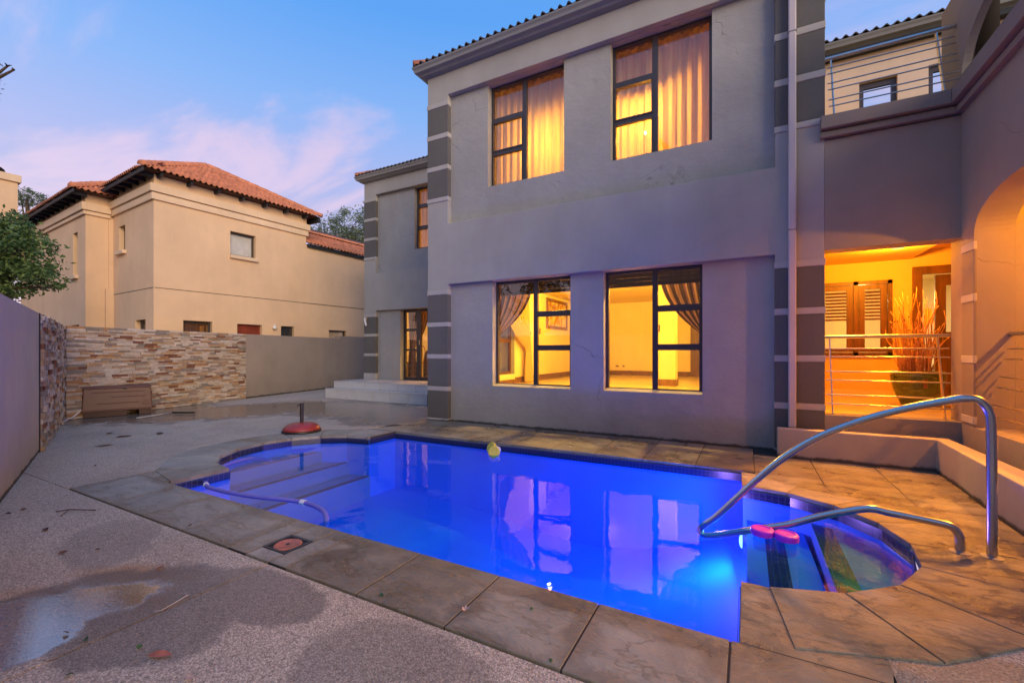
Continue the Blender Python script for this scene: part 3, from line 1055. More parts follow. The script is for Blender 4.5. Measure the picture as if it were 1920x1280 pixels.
PITCH = math.tan(R(24))
def hip_roof(x0, x1, y0, y1, z, name='roof', parent=None):
    w, d = x1 - x0, y1 - y0
    k = min(w, d) / 2
    zr = z + k * PITCH
    if w >= d:
        ra, rb = (x0 + k, y0 + k, zr), (x1 - k, y0 + k, zr)
    else:
        ra, rb = (x0 + k, y0 + k, zr), (x0 + k, y1 - k, zr)
    mb = MB()
    c = [(x0, y0, z), (x1, y0, z), (x1, y1, z), (x0, y1, z)]
    if w >= d:
        mb.poly([c[0], c[1], rb, ra]); mb.poly([c[1], c[2], rb]); mb.poly([c[2], c[3], ra, rb]); mb.poly([c[3], c[0], ra])
    else:
        mb.poly([c[0], c[1], ra]); mb.poly([c[1], c[2], rb, ra]); mb.poly([c[2], c[3], rb]); mb.poly([c[3], c[0], ra, rb])
    mb.poly(c[::-1])
    return mb, ra, rb
rm, ra, rb = hip_roof(S0 - .15, S1 + .15, F - .15, 14.2, 6.155)
roof = rm.build('roof', 'roof_under', house)
lay_tiles(roof, (S0 - .17, F - .19, 6.162), (1, 0, 0), (0, 1, PITCH), S1 - S0 + .34, 3, .34, tm=TILE_DARK)
lay_caps(roof, (S0 - .16, F - .16, 6.185), ra)
lay_caps(roof, (S1 + .16, F - .16, 6.185), (S1 + .16 - 3.0, F - .16 + 3.0, 6.185 + 3.0 * PITCH))

# downpipe
dp = MB()
dp.box(.430, .508, F - .085, F - .016, .32, 6.03)
dpo = dp.build('downpipe', 'pipe_paint', house, bevel=.012)
for z_ in (2.62, 4.93):
    MB().box(.426, .512, F - .089, F - .0155, z_, z_ + .012).build('pipe_collar', 'gutter_paint', dpo)

# windows
def window(s0, s1, z0, z1, t0, cas, rails, mull, glass_t=None, name='window', handle=True):
    """fixed light plus a stack of casements; cas = 'L' or 'R' says where the casements are"""
    fr = MB()
    w = .042
    m0, m1 = mull
    holes = []
    zs = [z0 + w] + [v_ for q in rails for v_ in q] + [z1 - w]
    sa, sb = (s0 + w, m0) if cas == 'L' else (m1, s1 - w)
    for k in range(0, len(zs), 2):
        holes.append((sa, sb, zs[k], zs[k + 1]))
    fx = (m1, s1 - w) if cas == 'L' else (s0 + w, m0)
    holes.append((fx[0], fx[1], z0 + w, z1 - w))
    fr.wall('x', s0 + .002, s1 - .002, z0 + .002, z1 - .002, t0, t0 + .055, holes)
    wo_ = fr.build(name, 'bronze_frame', house, bevel=.004)
    for (a, b, c, d) in holes:
        MB().poly([(a - .004, t0 + .032, c - .004), (b + .004, t0 + .032, c - .004), (b + .004, t0 + .032, d + .004), (a - .004, t0 + .032, d + .004)]).build('pane', 'glass', wo_)
    for (a, b, c, d) in holes[:2] if cas else []:      # sash bars proud of the frame
        MB().wall('x', a - .014, b + .014, c - .014, d + .014, t0 - .012, t0 - .0005, [(a + .006, b - .006, c + .006, d - .006)]).build('sash', 'bronze_frame', wo_)
    if handle:
        hx = sb - .012 if cas == 'L' else sa + .012
        MB().box(hx - .008, hx + .008, t0 + .056, t0 + .085, (zs[2] + zs[3]) / 2 - .05, (zs[2] + zs[3]) / 2 + .05).build('handle', 'steel', wo_)
    return wo_
WT = 6.315
RL = [(1.232, 1.305), (1.765, 1.85)]
RU = [(4.49, 4.565), (5.028, 5.112)]
window(*LW[0], WT, 'R', RL, (-3.007, -2.935))
window(*LW[1], WT, 'R', RL, (-1.165, -1.093))
window(*UW[0], WT, 'L', RU, (-3.207, -3.131))
window(*UW[1], WT, 'L', RU, (-1.168, -1.09))
for (a, b, c, d) in LW:
    MB().poly([(a + .001, RC - .004, c - .001), (b - .001, RC - .004, c - .001), (b - .001, WT + .01, c + .035), (a + .001, WT + .01, c + .035)]).build('sill', 'smooth_plaster', house)

# ------------------------------------------------------------------ back section of the house
BF, BR, BX = 9.01, 9.11, -9.656
DH = (-8.389, -6.3, .43, 2.37)
BU = (-7.887, -6.6, 3.97, 5.638)
MB().wall('x', BX + .012, S0 - .001, -.05, 6.0, BR, 9.33, [DH, BU]).build('front_wall', 'wall_plaster', house)
MB().wall('x', BX, S0 - .001, -.05, 6.02, BF, BR - .001, [(-9.212, S0 - .4, -.1, 2.37), (-9.212, S0 - .4, 3.415, 5.638)]).build('facade_surround', 'smooth_plaster', house, bevel=.006)
MB().wall('y', BR, 13.8, -.05, 6.0, BX, BX + .225).build('side_wall', 'smooth_plaster', house)
MB().box(BX + .226, S0 - .002, 9.331, 13.5, .2, .43).build('room_floor', 'floor_tile', house)
MB().box(BX + .226, S0 - .002, 9.331, 13.5, 2.75, 3.42).build('floor_slab', 'room_plaster', house)
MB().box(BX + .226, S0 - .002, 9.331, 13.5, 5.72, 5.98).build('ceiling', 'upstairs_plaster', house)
MB().box(BX + .226, S0 - .002, 13.501, 13.7, .2, 5.98).build('back_wall', 'room_plaster', house)
MB().box(-5.2, S0 - .001, 9.34, 13.49, .44, 5.71).build('inner_wall', 'room_plaster', house)
pilaster(BX, -9.212, BF, 9.10, [(.605, 1.085), (1.165, 1.64), (1.72, 2.195)], [(.43, .603), (1.087, 1.163), (1.642, 1.718), (2.197, 2.275)])
pilaster(BX, -9.212, BF, 9.10, UD, UB)
gutter(BX, S0 - .001, BF, 6.022, 2.5, False).build('gutter', 'gutter_paint', house)
rm, ra2, rb2 = hip_roof(BX - .15, S0 + 2.0, BF - .15, 13.9, 6.155)
roof2 = rm.build('roof', 'roof_under', house)
lay_tiles(roof2, (BX - .17, BF - .19, 6.162), (1, 0, 0), (0, 1, PITCH), S0 - BX + .1, 3, .34, tm=TILE_DARK)
lay_caps(roof2, (BX - .16, BF - .16, 6.185), ra2)
# glazed door: frame with side light and leaf
dfr = MB()
z0, z1 = .43, 2.37
holes = [(-8.32, -7.93, .515, 1.236), (-8.32, -7.93, 1.29, 1.775), (-8.32, -7.93, 1.848, 2.30), (-7.77, -7.05, .52, 2.30), (-6.95, -6.38, .52, 2.30)]
dfr.wall('x', DH[0] + .002, DH[1] - .002, z0 + .002, z1 - .002, 9.24, 9.30, holes)
gd = dfr.build('glazed_door', 'bronze_frame', house, bevel=.004)
for (a, b, c, d) in holes:
    MB().poly([(a - .004, 9.272, c - .004), (b + .004, 9.272, c - .004), (b + .004, 9.272, d + .004), (a - .004, 9.272, d + .004)]).build('pane', 'glass', gd)
MB().wall('x', -7.80, -7.02, .47, 2.33, 9.225, 9.2395, [(-7.765, -7.055, .525, 2.295)]).build('leaf', 'bronze_frame', gd)
MB().box(-7.80, -7.785, 9.19, 9.224, 1.40, 1.52).build('handle', 'steel', gd)
window(BU[0], BU[1], BU[2], BU[3], 9.22, 'L', [(4.51, 4.60), (5.10, 5.20)], (-7.33, -7.26), handle=False)

# steps up to the glazed door, faced with tiles
steps = thing('entrance_steps', 'two broad white tiled steps in front of the glazed door', 'steps', (-7.4, 8.3, 0))
MB().box(-9.73, S0 - .015, 7.785, 9.105, -.05, .23).build('core', 'grout', steps)
MB().box(-9.73, S0 - .015, 8.055, 9.105, .23, .41).build('core', 'grout', steps)
x = -9.745
for i in range(9):
    a, b = x + .5666 * i + .007, min(x + .5666 * (i + 1) - .007, S0 - .016)
    if b - a < .05:
        break
    MB().box(a, b, 7.762, 7.784, 0.0, .236).build('riser_tile', 'step_tile', steps, bevel=.003)
    MB().box(a, b, 7.755, 8.033, .238, .252).build('tread_tile', 'step_tile', steps, bevel=.003)
    MB().box(a, b, 8.033, 8.054, .254, .412).build('riser_tile', 'step_tile', steps, bevel=.003)
    MB().box(a, b, 8.028, 8.56, .4135, .428).build('tread_tile', 'step_tile', steps, bevel=.003)
    MB().box(a, b, 8.566, 9.105, .4135, .428).build('tread_tile', 'step_tile', steps, bevel=.003)

sp_ = thing('wall_spotlight', 'small tan wall spotlight with white tube on the far pilaster', 'light', (-9.5, 9.0, 2.1))
MB().box(-9.60, -9.52, 8.95, 9.0, 2.10, 2.20).build('bracket', 'tan_fitting', sp_, bevel=.01)
MB().tube([(-9.55, 8.93, 2.15), (-9.43, 8.86, 1.95)], .028, 10).build('tube', 'white_paint', sp_, smooth=True, auto=40)

# ------------------------------------------------------------------ veranda and right wing
VO = (S1 + .0, SW, .485, 2.37)
MB().wall('x', S1 + .001, SW + .28, -.05, 3.62, F + .0005, F + .26, [(S1 - 1, SW - .0, .485, 2.37)]).build('veranda_front', 'wing_plaster', house)
MB().box(S1 - .002, 4.6, F + .262, 8.74, .2, .485).build('veranda_floor', 'floor_tile', house)
MB().box(S1 - .002, SW + .28, F + .262, 9.4, 2.62, 3.6).build('veranda_ceiling', 'veranda_plaster', house)
MB().box(SW + .281, 4.6, 3.0, 9.4, 2.75, 3.6).build('veranda_ceiling', 'veranda_plaster', house)
VWN = (-.2, 1.982, 1.14, 2.32)
VDR = (2.221, 3.15, .485, 2.49)
MB().wall('x', S1 - .002, 4.6, .2, 3.6, 8.75, 8.95, [(1.0, 1.982, 1.14, 2.32), VDR]).build('veranda_back_wall', 'veranda_plaster', house)
MB().box(S1, 2.2, 8.73, 8.749, .486, .60).build('skirting', 'floor_tile', house)
MB().box(4.4, 4.6, 2.2, 8.74, -.05, 3.6).build('end_wall', 'veranda_plaster', house)
# room behind the veranda
MB().box(S1 - .002, 4.6, 8.96, 12.0, .2, .47).build('room_floor', 'floor_tile', house)
MB().box(S1 - .002, 4.6, 8.96, 12.0, 2.7, 2.85).build('ceiling', 'room_plaster', house)
MB().box(S1 - .002, 4.6, 12.001, 12.1, .2, 2.85).build('back_wall', 'room_plaster', house)
# shuttered window
vw = MB()
for (a, b) in ((.99, 1.045), (1.50, 1.56), (1.925, 1.982)):
    vw.box(a, b, 8.70, 8.76, 1.14, 2.32)
vw.box(.99, 1.982, 8.70, 8.76, 2.265, 2.3205); vw.box(.99, 1.982, 8.70, 8.76, 1.139, 1.195)
vwo = vw.build('shuttered_window', 'brown_wood', house)
for (a, b) in ((1.05, 1.495), (1.565, 1.92)):
    MB().wall('x', a, b, 1.20, 2.26, 8.715, 8.745, [(a + .08, b - .08, 1.25, 2.19)]).build('leaf', 'brown_wood', vwo)
    for k in range(9):
        z_ = 1.72 + k * .053
        sl = MB().box(-(b - a - .17) / 2, (b - a - .17) / 2, -.022, .022, -.004, .004).mesh('slat', 'brown_wood')
        link('slat', sl, vwo, Matrix.Translation(((a + b) / 2, 8.73, z_)) @ Matrix.Rotation(R(35), 4, 'X'))
    MB().poly([(a + .07, 8.74, 1.24), (b - .07, 8.74, 1.24), (b - .07, 8.74, 2.2), (a + .07, 8.74, 2.2)]).build('pane', 'glass', vwo)
vd = MB()
vd.box(2.222, 2.33, 8.70, 8.77, .486, 2.489); vd.box(3.04, 3.149, 8.70, 8.77, .486, 2.489); vd.box(2.331, 3.039, 8.70, 8.77, 2.37, 2.489)
vdo = vd.build('panelled_door', 'brown_wood', house)
MB().wall('x', 2.50, 3.03, .49, 2.36, 8.80, 8.85, [(2.62, 2.92, 1.5, 2.2)]).build('leaf', 'brown_wood', vdo)
MB().poly([(2.61, 8.825, 1.49), (2.93, 8.825, 1.49), (2.93, 8.825, 2.21), (2.61, 8.825, 2.21)]).build('pane', 'glass', vdo)
MB().box(2.35, 2.44, 8.71, 8.74, 1.62, 1.85).build('notice_plate', 'lamp_shade', vdo)

# wing wall with the arch below and the rounded opening above
AR0, AR1, ASP, ARI = 3.98, 5.822, 2.35, .325
UO0, UO1, UOZ, UOR = 4.10, 6.10, 3.995, .52
WT0, WT1, WTOP = 2.0, 6.62, 4.985
ww = MB()
def ell(t_, a, b, zs, ri):
    u = (t_ - (a + b) / 2) / ((b - a) / 2)
    return zs + ri * math.sqrt(max(0, 1 - abs(u) ** 2.4))
ts = sorted({WT0, WT1, F + .26, *[AR0 + (AR1 - AR0) * (1 - math.cos(PI * i / 26)) / 2 for i in range(27)], *[UO0 + (UO1 - UO0) * (1 - math.cos(PI * i / 26)) / 2 for i in range(27)]})
XA, XB = SW, SW + .279
def spans(tm, t_):
    z0_ = -.05
    r_ = []
    lo = -.05
    if tm > F + .0:
        lo = 2.3705 if False else 3.5
    if AR0 < tm < AR1:
        r_.append((lo, .475))
        lo = ell(t_, AR0, AR1, ASP, ARI)
    if UO0 < tm < UO1:
        r_.append((lo, UOZ))
        lo = ell(t_, UO0, UO1, UOZ, UOR)
    r_.append((lo, WTOP))
    return r_
for a, b in zip(ts, ts[1:]):
    tm = (a + b) / 2
    for (l0, h0), (l1, h1) in zip(spans(tm, a), spans(tm, b)):
        XB = SW + (.07 if min(l0, l1) > 3.9 else .279)
        ww.poly([(XA, a, l0), (XA, b, l1), (XA, b, h1), (XA, a, h0)])
        ww.poly([(XB, a, l0), (XB, a, h0), (XB, b, h1), (XB, b, l1)])
        ww.poly([(XA, a, l0), (XB, a, l0), (XB, b, l1), (XA, b, l1)])
        ww.poly([(XA, a, h0), (XA, b, h1), (XB, b, h1), (XB, a, h0)])
XB = SW + .279
for t_, z0_, z1_ in ((WT0, -.05, WTOP), (WT1, 3.5, WTOP), (F, -.05, 3.5), (AR0, .475, ASP), (AR1, .475, ASP)):
    ww.poly([(XA, t_, z0_), (XB, t_, z0_), (XB, t_, z1_), (XA, t_, z1_)])
ww.build('wing_wall', 'wing_plaster', house)
# deep pier behind the arch, and the soffit above the arched bay
MB().box(SW + .28, 4.4, AR1, F + .26, -.05, 3.2).build('cross_wall', 'wing_plaster', house)
MB().box(SW + .28, 4.4, 2.2, AR0, -.05, 2.75).build('cross_wall', 'wing_plaster', house)
MB().box(SW + .28, 4.4, AR0, AR1 - .001, -.05, .40).build('bay_floor', 'floor_tile', house)
# banded corner of the pier under the arch
for (a, b) in ((.575, 1.09), (1.17, 1.69), (1.77, 2.19)):
    MB().box(SW - .004, SW + .02, AR1 - .004, F - .02, a, b).build('pilaster_block', 'parapet_plaster', house, bevel=.005)
for (a, b) in ((.50, .573), (1.092, 1.168), (1.692, 1.768), (2.192, 2.27)):
    MB().box(SW - .010, SW + .02, AR1 - .010, F - .015, a, b).build('pilaster_band', 'band_plaster', house, bevel=.005)
# mouldings below the balcony
for (z0_, z1_, pr) in ((3.72, 3.865, .105), (3.635, 3.70, .055), (3.70, 3.72, .03)):
    MB().box(S1 - .045, SW - pr, F - pr, F + .3, z0_, z1_).build('moulding', 'parapet_plaster', house, bevel=.006)
    MB().box(SW - pr + .0005, SW + .02, WT0, F - .0 if pr < .05 else F - .0, z0_ + .0003, z1_ - .0003).build('moulding', 'parapet_plaster', house, bevel=.006)
MB().box(S1, SW - .001, F + .30, 9.45, 3.601, 3.83).build('balcony_floor', 'parapet_plaster', house)
MB().wall('y', WT0, WT1, 3.866, 3.99, SW - .03, SW - .0005).build('parapet', 'parapet_plaster', house)

# railings: leaning posts, top rail and paired bars
def railing(name, x0, x1, ybase, zbase, hgt, lean, bars, px):
    top = []
    d = lambda z: ybase + lean * (z - zbase) / hgt
    rl = MB().tube([(x0, d(zbase + hgt) - .01, zbase + hgt), (x1, d(zbase + hgt) - .01, zbase + hgt)], .021, 12).build(name, 'rail_steel', house, smooth=True, auto=40)
    for z_ in bars:
        MB().tube([(x0 + .03, d(zbase + z_) - .022, zbase + z_), (x1 - .02, d(zbase + z_) - .022, zbase + z_)], .0075, 8).build('bar', 'rail_steel', rl, smooth=True, auto=40)
    for x_ in px:
        MB().box(x_ - .006, x_ + .006, -.02, .02, 0, 1).build
        pm = MB()
        pm.v = [(x_ - .006, ybase - .022, zbase), (x_ + .006, ybase - .022, zbase), (x_ + .006, ybase + .022, zbase), (x_ - .006, ybase + .022, zbase),
                (x_ - .006, d(zbase + hgt) - .022, zbase + hgt - .02), (x_ + .006, d(zbase + hgt) - .022, zbase + hgt - .02), (x_ + .006, d(zbase + hgt) + .022, zbase + hgt - .02), (x_ - .006, d(zbase + hgt) + .022, zbase + hgt - .02)]
        pm.f = [(0, 3, 2, 1), (4, 5, 6, 7), (0, 1, 5, 4), (1, 2, 6, 5), (2, 3, 7, 6), (3, 0, 4, 7)]
        pm.build('post', 'rail_steel', rl)
    return rl
BARS = [.122, .225, .39, .49, .66, .755]
railing('railing', S1 + .003, SW - .003, 6.17, .486, .895, .22, BARS, (.87, 1.83))
railing('railing', S1 + .003, SW - .003, 6.03, 3.866, .755, .22, [.105, .19, .325, .41, .54, .62], (.865, 1.78))
# railing in the arch and in the rounded opening (run along y)
def railing_y(y0, y1, xbase, zbase, hgt, lean, bars):
    d = lambda z: xbase + lean * z / hgt
    rl = MB().tube([(d(hgt), y0, zbase + hgt), (d(hgt), y1, zbase + hgt)], .021, 12).build('railing', 'rail_steel', house, smooth=True, auto=40)
    for z_ in bars:
        MB().tube([(d(z_), y0 + .02, zbase + z_), (d(z_), y1 - .02, zbase + z_)], .0075, 8).build('bar', 'rail_steel', rl, smooth=True, auto=40)
    for y_ in (y1 - .65, y0 + .3):
        MB().tube([(d(0) + .02, y_, zbase), (d(hgt), y_, zbase + hgt)], .009, 8).build('post', 'rail_steel', rl)
    return rl
railing_y(AR0, AR1 - .001, SW + .08, .476, .895, .17, BARS)
railing_y(UO0 + .05, UO1 + .3, SW + .32, 3.84, .76, .12, [.105, .19, .325, .41, .54, .62])

# upper block behind the balcony
MB().wall('x', S1, 5.0, 3.84, 6.40, 9.5, 9.75, [(1.716, 2.228, 4.3, 5.85), (2.617, 3.6, 3.9, 5.88)]).build('upper_block_wall', 'cream_plaster', house)
MB().box(S1, 5.0, 9.36, 9.499, 6.32, 6.40).build('fascia', 'dark_timber', house)
gutter(S1 - .1, 5.0, 9.5, 6.42, .0, False).build('gutter', 'gutter_paint', house)
rm = MB().poly([(S1 - .15, 9.33, 6.56), (5.1, 9.33, 6.56), (5.1, 13, 6.56 + 3.67 * PITCH), (S1 - .15, 13, 6.56 + 3.67 * PITCH)])
roof3 = rm.build('roof', 'roof_under', house)
lay_tiles(roof3, (S1 - .15, 9.31, 6.566), (1, 0, 0), (0, 1, PITCH), 3.2, 2, .34, tm=TILE_DARK)
for (a, b, c, d) in ((1.716, 2.228, 4.3, 5.85), (2.617, 3.6, 3.9, 5.88)):
    wo_ = MB().wall('x', a + .002, b - .002, c + .002, d - .002, 9.56, 9.61, [(a + .07, b - .07, c + .07, d - .10)]).build('window', 'bronze_frame', house)
    MB().poly([(a + .066, 9.585, c + .066), (b - .066, 9.585, c + .066), (b - .066, 9.585, d - .096), (a + .066, 9.585, d - .096)]).build('pane', 'glass', wo_)
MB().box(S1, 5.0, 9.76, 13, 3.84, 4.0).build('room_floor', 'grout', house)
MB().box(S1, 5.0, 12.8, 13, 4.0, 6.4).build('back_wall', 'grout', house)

# plinth under the veranda opening and low planter wall
pw = thing('planter_wall', 'low pale plastered planter wall turning the corner beside the pool deck', 'low wall', (1.0, 5.9, 0))
MB().prism([(.312, 5.872), (1.677, 5.855), (1.593, 4.087), (1.50, 2.1), (1.72, 2.1), (1.81, 4.087), (1.80, 5.99), (.312, 5.995)], -.05, .325).build('wall', 'planter_plaster', pw, bevel=.008)
MB().prism([(.318, 6.0), (1.805, 5.995), (1.815, 4.087), (1.725, 2.1), (1.92, 2.1), (1.925, 6.085), (.318, 6.085)], -.05, .12).build('soil_bed', 'soil', pw)

# ------------------------------------------------------------------ curtains, blinds and things in the rooms
def sheet(name, fn, nu, nv, mat, parent=None, smooth=True):
    me = bpy.data.meshes.new(name)
    v = []; uvs = []
    for j in range(nv + 1):
        for i in range(nu + 1):
            v.append(fn(i / nu, j / nv)); uvs.append((i / nu, j / nv))
    f = [(j * (nu + 1) + i, j * (nu + 1) + i + 1, (j + 1) * (nu + 1) + i + 1, (j + 1) * (nu + 1) + i) for j in range(nv) for i in range(nu)]
    me.from_pydata(v, [], f)
    ul = me.uv_layers.new(name='UVMap')
    for lp in me.loops:
        ul.data[lp.index].uv = uvs[lp.vertex_index]
    me.materials.append(M[mat])
    me.polygons.foreach_set('use_smooth', [True] * len(me.polygons))
    return link(name, me, parent)
def sheer(s0, s1, z0, z1, t0, amp=.028, seed=0):
    rnd = random.Random(seed)
    ph = [rnd.uniform(0, 6.28) for _ in range(4)]
    def fn(u, v):
        x_ = s0 + (s1 - s0) * u
        w = math.sin(x_ * 46 + ph[0] + .6 * math.sin(x_ * 7 + ph[1])) * amp + math.sin(x_ * 97 + ph[2] + v * 1.5) * amp * .35
        w *= .55 + .45 * math.sin(x_ * 5 + ph[3]) ** 2 + .2 * v
        return (x_ + .015 * v * math.sin(x_ * 9 + ph[1]), t0 + w, z1 + (z0 - z1) * v)
    return fn
for k, (a, b, lab) in enumerate(((-4.0, -2.25, 'sheer curtain hanging behind the left upstairs window'), (-1.93, -.2, 'sheer curtain hanging behind the right upstairs window'))):
    o_ = sheet('sheer_curtain', sheer(a, b, 3.6, 5.70, 6.56, seed=k), 180, 8, 'sheer_cloth')
    tag(o_, lab, 'curtain', 'sheer curtains upstairs')
o_ = sheet('sheer_curtain', sheer(-8.2, -6.3, 3.6, 5.70, 9.48, seed=5), 160, 8, 'sheer_cloth')
tag(o_, 'sheer curtain behind the upstairs window of the far recessed section', 'curtain', 'sheer curtains upstairs')

def tied(top0, top1, ztop, tie, ztie, width, t0, pleats, amp=.03, tail=True, zbot=.5, axis='x', sag=.55):
    """curtain gathered to one side: wide at the rail, narrow at the tie, hanging straight below"""
    def fn(u, v):
        w = math.sin(u * pleats * 2 * PI)
        xt = top0 + (top1 - top0) * u
        if v < .72:
            k = v / .72
            e = k ** (1.0 + sag * 1.3 * (1 - u if top0 < tie else u) + .25)
            e = k ** (1.25 + .9 * (u if abs(top1 - tie) > abs(top0 - tie) else 1 - u))
            xg = tie + (u - .5) * width
            x_ = xt + (xg - xt) * e
            z_ = ztop + (ztie - ztop) * k
            a_ = amp * (1 - .6 * k)
        else:
            k = (v - .72) / .28
            x_ = tie + (u - .5) * (width + .12 * math.sin(k * 1.6))
            z_ = ztie + (zbot - ztie) * k
            a_ = amp * (.4 + .5 * k)
        y_ = t0 + w * a_
        return (x_, y_, z_) if axis == 'x' else (y_, x_, z_)
    return fn
c1 = sheet('tied_curtain', tied(-3.98, -3.13, 2.36, -3.90, 1.45, .16, 6.53, 8), 90, 34, 'stripe_cloth')
tag(c1, 'striped brown curtain tied back at the left of the lower left window', 'curtain', 'striped curtains')
c2 = sheet('tied_curtain', tied(-.30, -1.10, 2.36, -.42, 1.30, .16, 6.53, 8), 90, 34, 'stripe_cloth')
tag(c2, 'striped brown curtain tied back at the right of the lower right window', 'curtain', 'striped curtains')
c3 = sheet('tied_curtain', tied(8.10, 9.45, 2.62, 9.42, 1.26, .26, S0 + .36, 9, .06, axis='y'), 90, 34, 'gold_cloth')
tag(c3, 'gold curtain tied back beside the side window inside the living room', 'curtain')
c4 = sheet('tied_curtain', tied(-8.45, -7.72, 2.36, -8.30, 1.35, .2, 9.50, 8), 90, 34, 'stripe_cloth')
c4 = tag(c4, 'striped curtain behind the side pane of the far glazed door', 'curtain', 'striped curtains')
c5 = sheet('tied_curtain', tied(-6.9, -7.75, 2.36, -7.85, 1.2, .2, 9.62, 8), 90, 34, 'stripe_cloth')
tag(c5, 'striped curtain sweeping across the leaf of the far glazed door', 'curtain', 'striped curtains')

for (a, b, lab) in ((-3.69, -2.35, 'rolled bamboo blind at the head of the lower left window'), (-1.82, -.52, 'rolled bamboo blind at the head of the lower right window')):
    bl = thing('bamboo_blind', lab, 'blind', ((a + b) / 2, 6.45, 2.35), 'bamboo blinds')
    sm = MB()
    for k in range(18):
        z_ = 2.366 - k * .0122
        sm.tube([(a, 6.46 + random.uniform(-.003, .003), z_ + random.uniform(-.002, .002)), (b, 6.46 + random.uniform(-.003, .003), z_ + random.uniform(-.002, .002))], .0068, 5)
    sm.build('slats', 'bamboo', bl)
    MB().tube([(a, 6.468, 2.19), (b, 6.468, 2.185)], .024, 8).build('roll', 'bamboo', bl, smooth=True)
    for x_ in (a + .35, b - .35):
        MB().box(x_ - .004, x_ + .004, 6.449, 6.452, 2.16, 2.34).build('cord', 'bamboo', bl)

XW = S0 + .246
pt = thing('framed_picture', 'framed picture in warm browns on the living room side wall', 'picture', (XW, 11.45, 2.2))
MB().wall('y', 10.71, 12.22, 1.84, 2.66, XW + .001, XW + .035, [(10.80, 12.13, 1.92, 2.58)]).build('frame', 'gold_frame', pt)
MB().box(XW + .002, XW + .012, 10.80, 12.13, 1.92, 2.58).build('canvas', 'canvas', pt)
wm = tag(MB().lathe([(.001, 0), (.05, 0), (.055, .01), (.04, .02), (.001, .022)], (0, 0, 0), 16).build('wall_clock', 'brown_wood'), 'small round dark knob on the wall beside the gold curtain', 'ornament')
wm.matrix_basis = Matrix.Translation((XW + .001, 9.72, 1.67)) @ Matrix.Rotation(R(90), 4, 'Y')
sw_ = MB()
swf = MB().wall('y', 7.602, 8.928, .702, 2.298, S0 + .10, S0 + .15, [(7.66, 8.87, .76, 1.42), (7.66, 8.87, 1.50, 2.24)]).build('window', 'brown_wood', house)
for (c_, d_) in ((.756, 1.424), (1.496, 2.244)):
    MB().poly([(S0 + .125, 7.656, c_), (S0 + .125, 8.874, c_), (S0 + .125, 8.874, d_), (S0 + .125, 7.656, d_)]).build('pane', 'glass', swf)
for i, (x_, w_) in enumerate(((-3.62, .14), (-3.42, .10))):
    sk2 = thing('wall_socket', 'cream wall socket above the living room skirting, ' + ('the wider left one' if i == 0 else 'the narrower right one'), 'socket', (x_, 13.79, .76), 'wall sockets')
    MB().box(x_ - w_ / 2, x_ + w_ / 2, 13.785, 13.798, .71, .81).build('plate', 'socket_cream', sk2, bevel=.003)
    MB().box(x_ - w_ / 2 + .02, x_ + w_ / 2 - .02, 13.778, 13.784, .735, .785).build('face', 'gold_frame', sk2)
tb = thing('side_table', 'small table under a cream cloth at the edge of the lower right window', 'table', (-4.15, 13.3, .48))
MB().lathe([(.30, 0), (.27, .15), (.22, .5), (.215, .555), (.001, .56)], (-4.1, 13.4, .485), 18).build('cloth', 'white_cloth', tb, smooth=True)
MB().lathe([(.03, 0), (.03, .02), (.001, .03)], (-4.1, 13.4, 1.046), 10).build('ornament', 'brown_wood', tb)

def lamp(name, x_, y_, z_, zc, label, energy, color, mat='bulb_glow', r=.045, rad=.06, drop=0.0, added_shade=0):
    l_ = thing(name, label, 'lamp', (x_, y_, z_))
    MB().tube([(x_, y_, zc), (x_, y_, z_ + r + .03)], .006, 6).build('cord', 'black_plastic', l_)
    MB().lathe([(.022, 0), (.022, .03), (.01, .035)], (x_, y_, z_ + r - .005), 10).build('holder', 'black_plastic', l_)
    b_ = MB().lathe([(.001, -r), (r * .7, -r * .7), (r, 0), (r * .7, r * .7), (.3 * r, r)], (x_, y_, z_), 14).build('bulb', mat, l_, smooth=True)
    light('light', (x_, y_, z_ - r - .03 + drop), energy, color, rad, l_)
    if added_shade:  # opaque cone added to keep upward lamp light off the curtains
        sh = MB().lathe([(added_shade, 0), (.05, .17), (.012, .18)], (x_, y_, z_ + .05), 20)
        sh.f = sh.f[:-2]
        sh.build('added_shade', 'brown_wood', l_, smooth=True)
    return l_
WARM = (1.0, .60, .085)
def ceil_lamp(x_, y_, z_, label, e, color, group):
    l_ = thing('ceiling_lamp', label, 'lamp', (x_, y_, z_), group)
    MB().lathe([(.001, 0), (.10, 0), (.10, -.02), (.001, -.02)][::-1], (x_, y_, z_ - .001), 18).build('plate', 'white_paint', l_)
    MB().lathe([(.001, -.07), (.05, -.062), (.085, -.04), (.09, -.021)], (x_, y_, z_), 18).build('bowl', 'bulb_glow', l_, smooth=True)
    light('light', (x_, y_, z_ - .11), e, color, .05, l_)
ceil_lamp(-3.0, 7.0, 2.75, 'round ceiling lamp just inside the lower left window', 230, WARM, 'living room ceiling lamps')
ceil_lamp(-1.2, 7.0, 2.75, 'round ceiling lamp just inside the lower right window', 230, WARM, 'living room ceiling lamps')
ceil_lamp(-3.2, 9.7, 2.75, 'round ceiling lamp in the middle of the living room', 125, WARM, 'living room ceiling lamps')
ceil_lamp(-.4, 9.7, 2.75, 'round ceiling lamp beyond the living room column', 125, WARM, 'living room ceiling lamps')
lamp('pendant_lamp', -1.43, 7.15, 4.70, 5.72, 'bright bulb glowing through the right upstairs curtain', 135, (1, .46, .05), 'star_bulb', .022, .03, .03, .15)
lamp('pendant_lamp', -2.95, 7.2, 4.72, 5.72, 'lamp behind the left upstairs curtain', 135, (1, .46, .05), drop=.03, added_shade=.15)
lamp('pendant_lamp', -7.2, 10.6, 2.3, 2.75, 'lamp in the room behind the far glazed door', 220, (1, .5, .1))
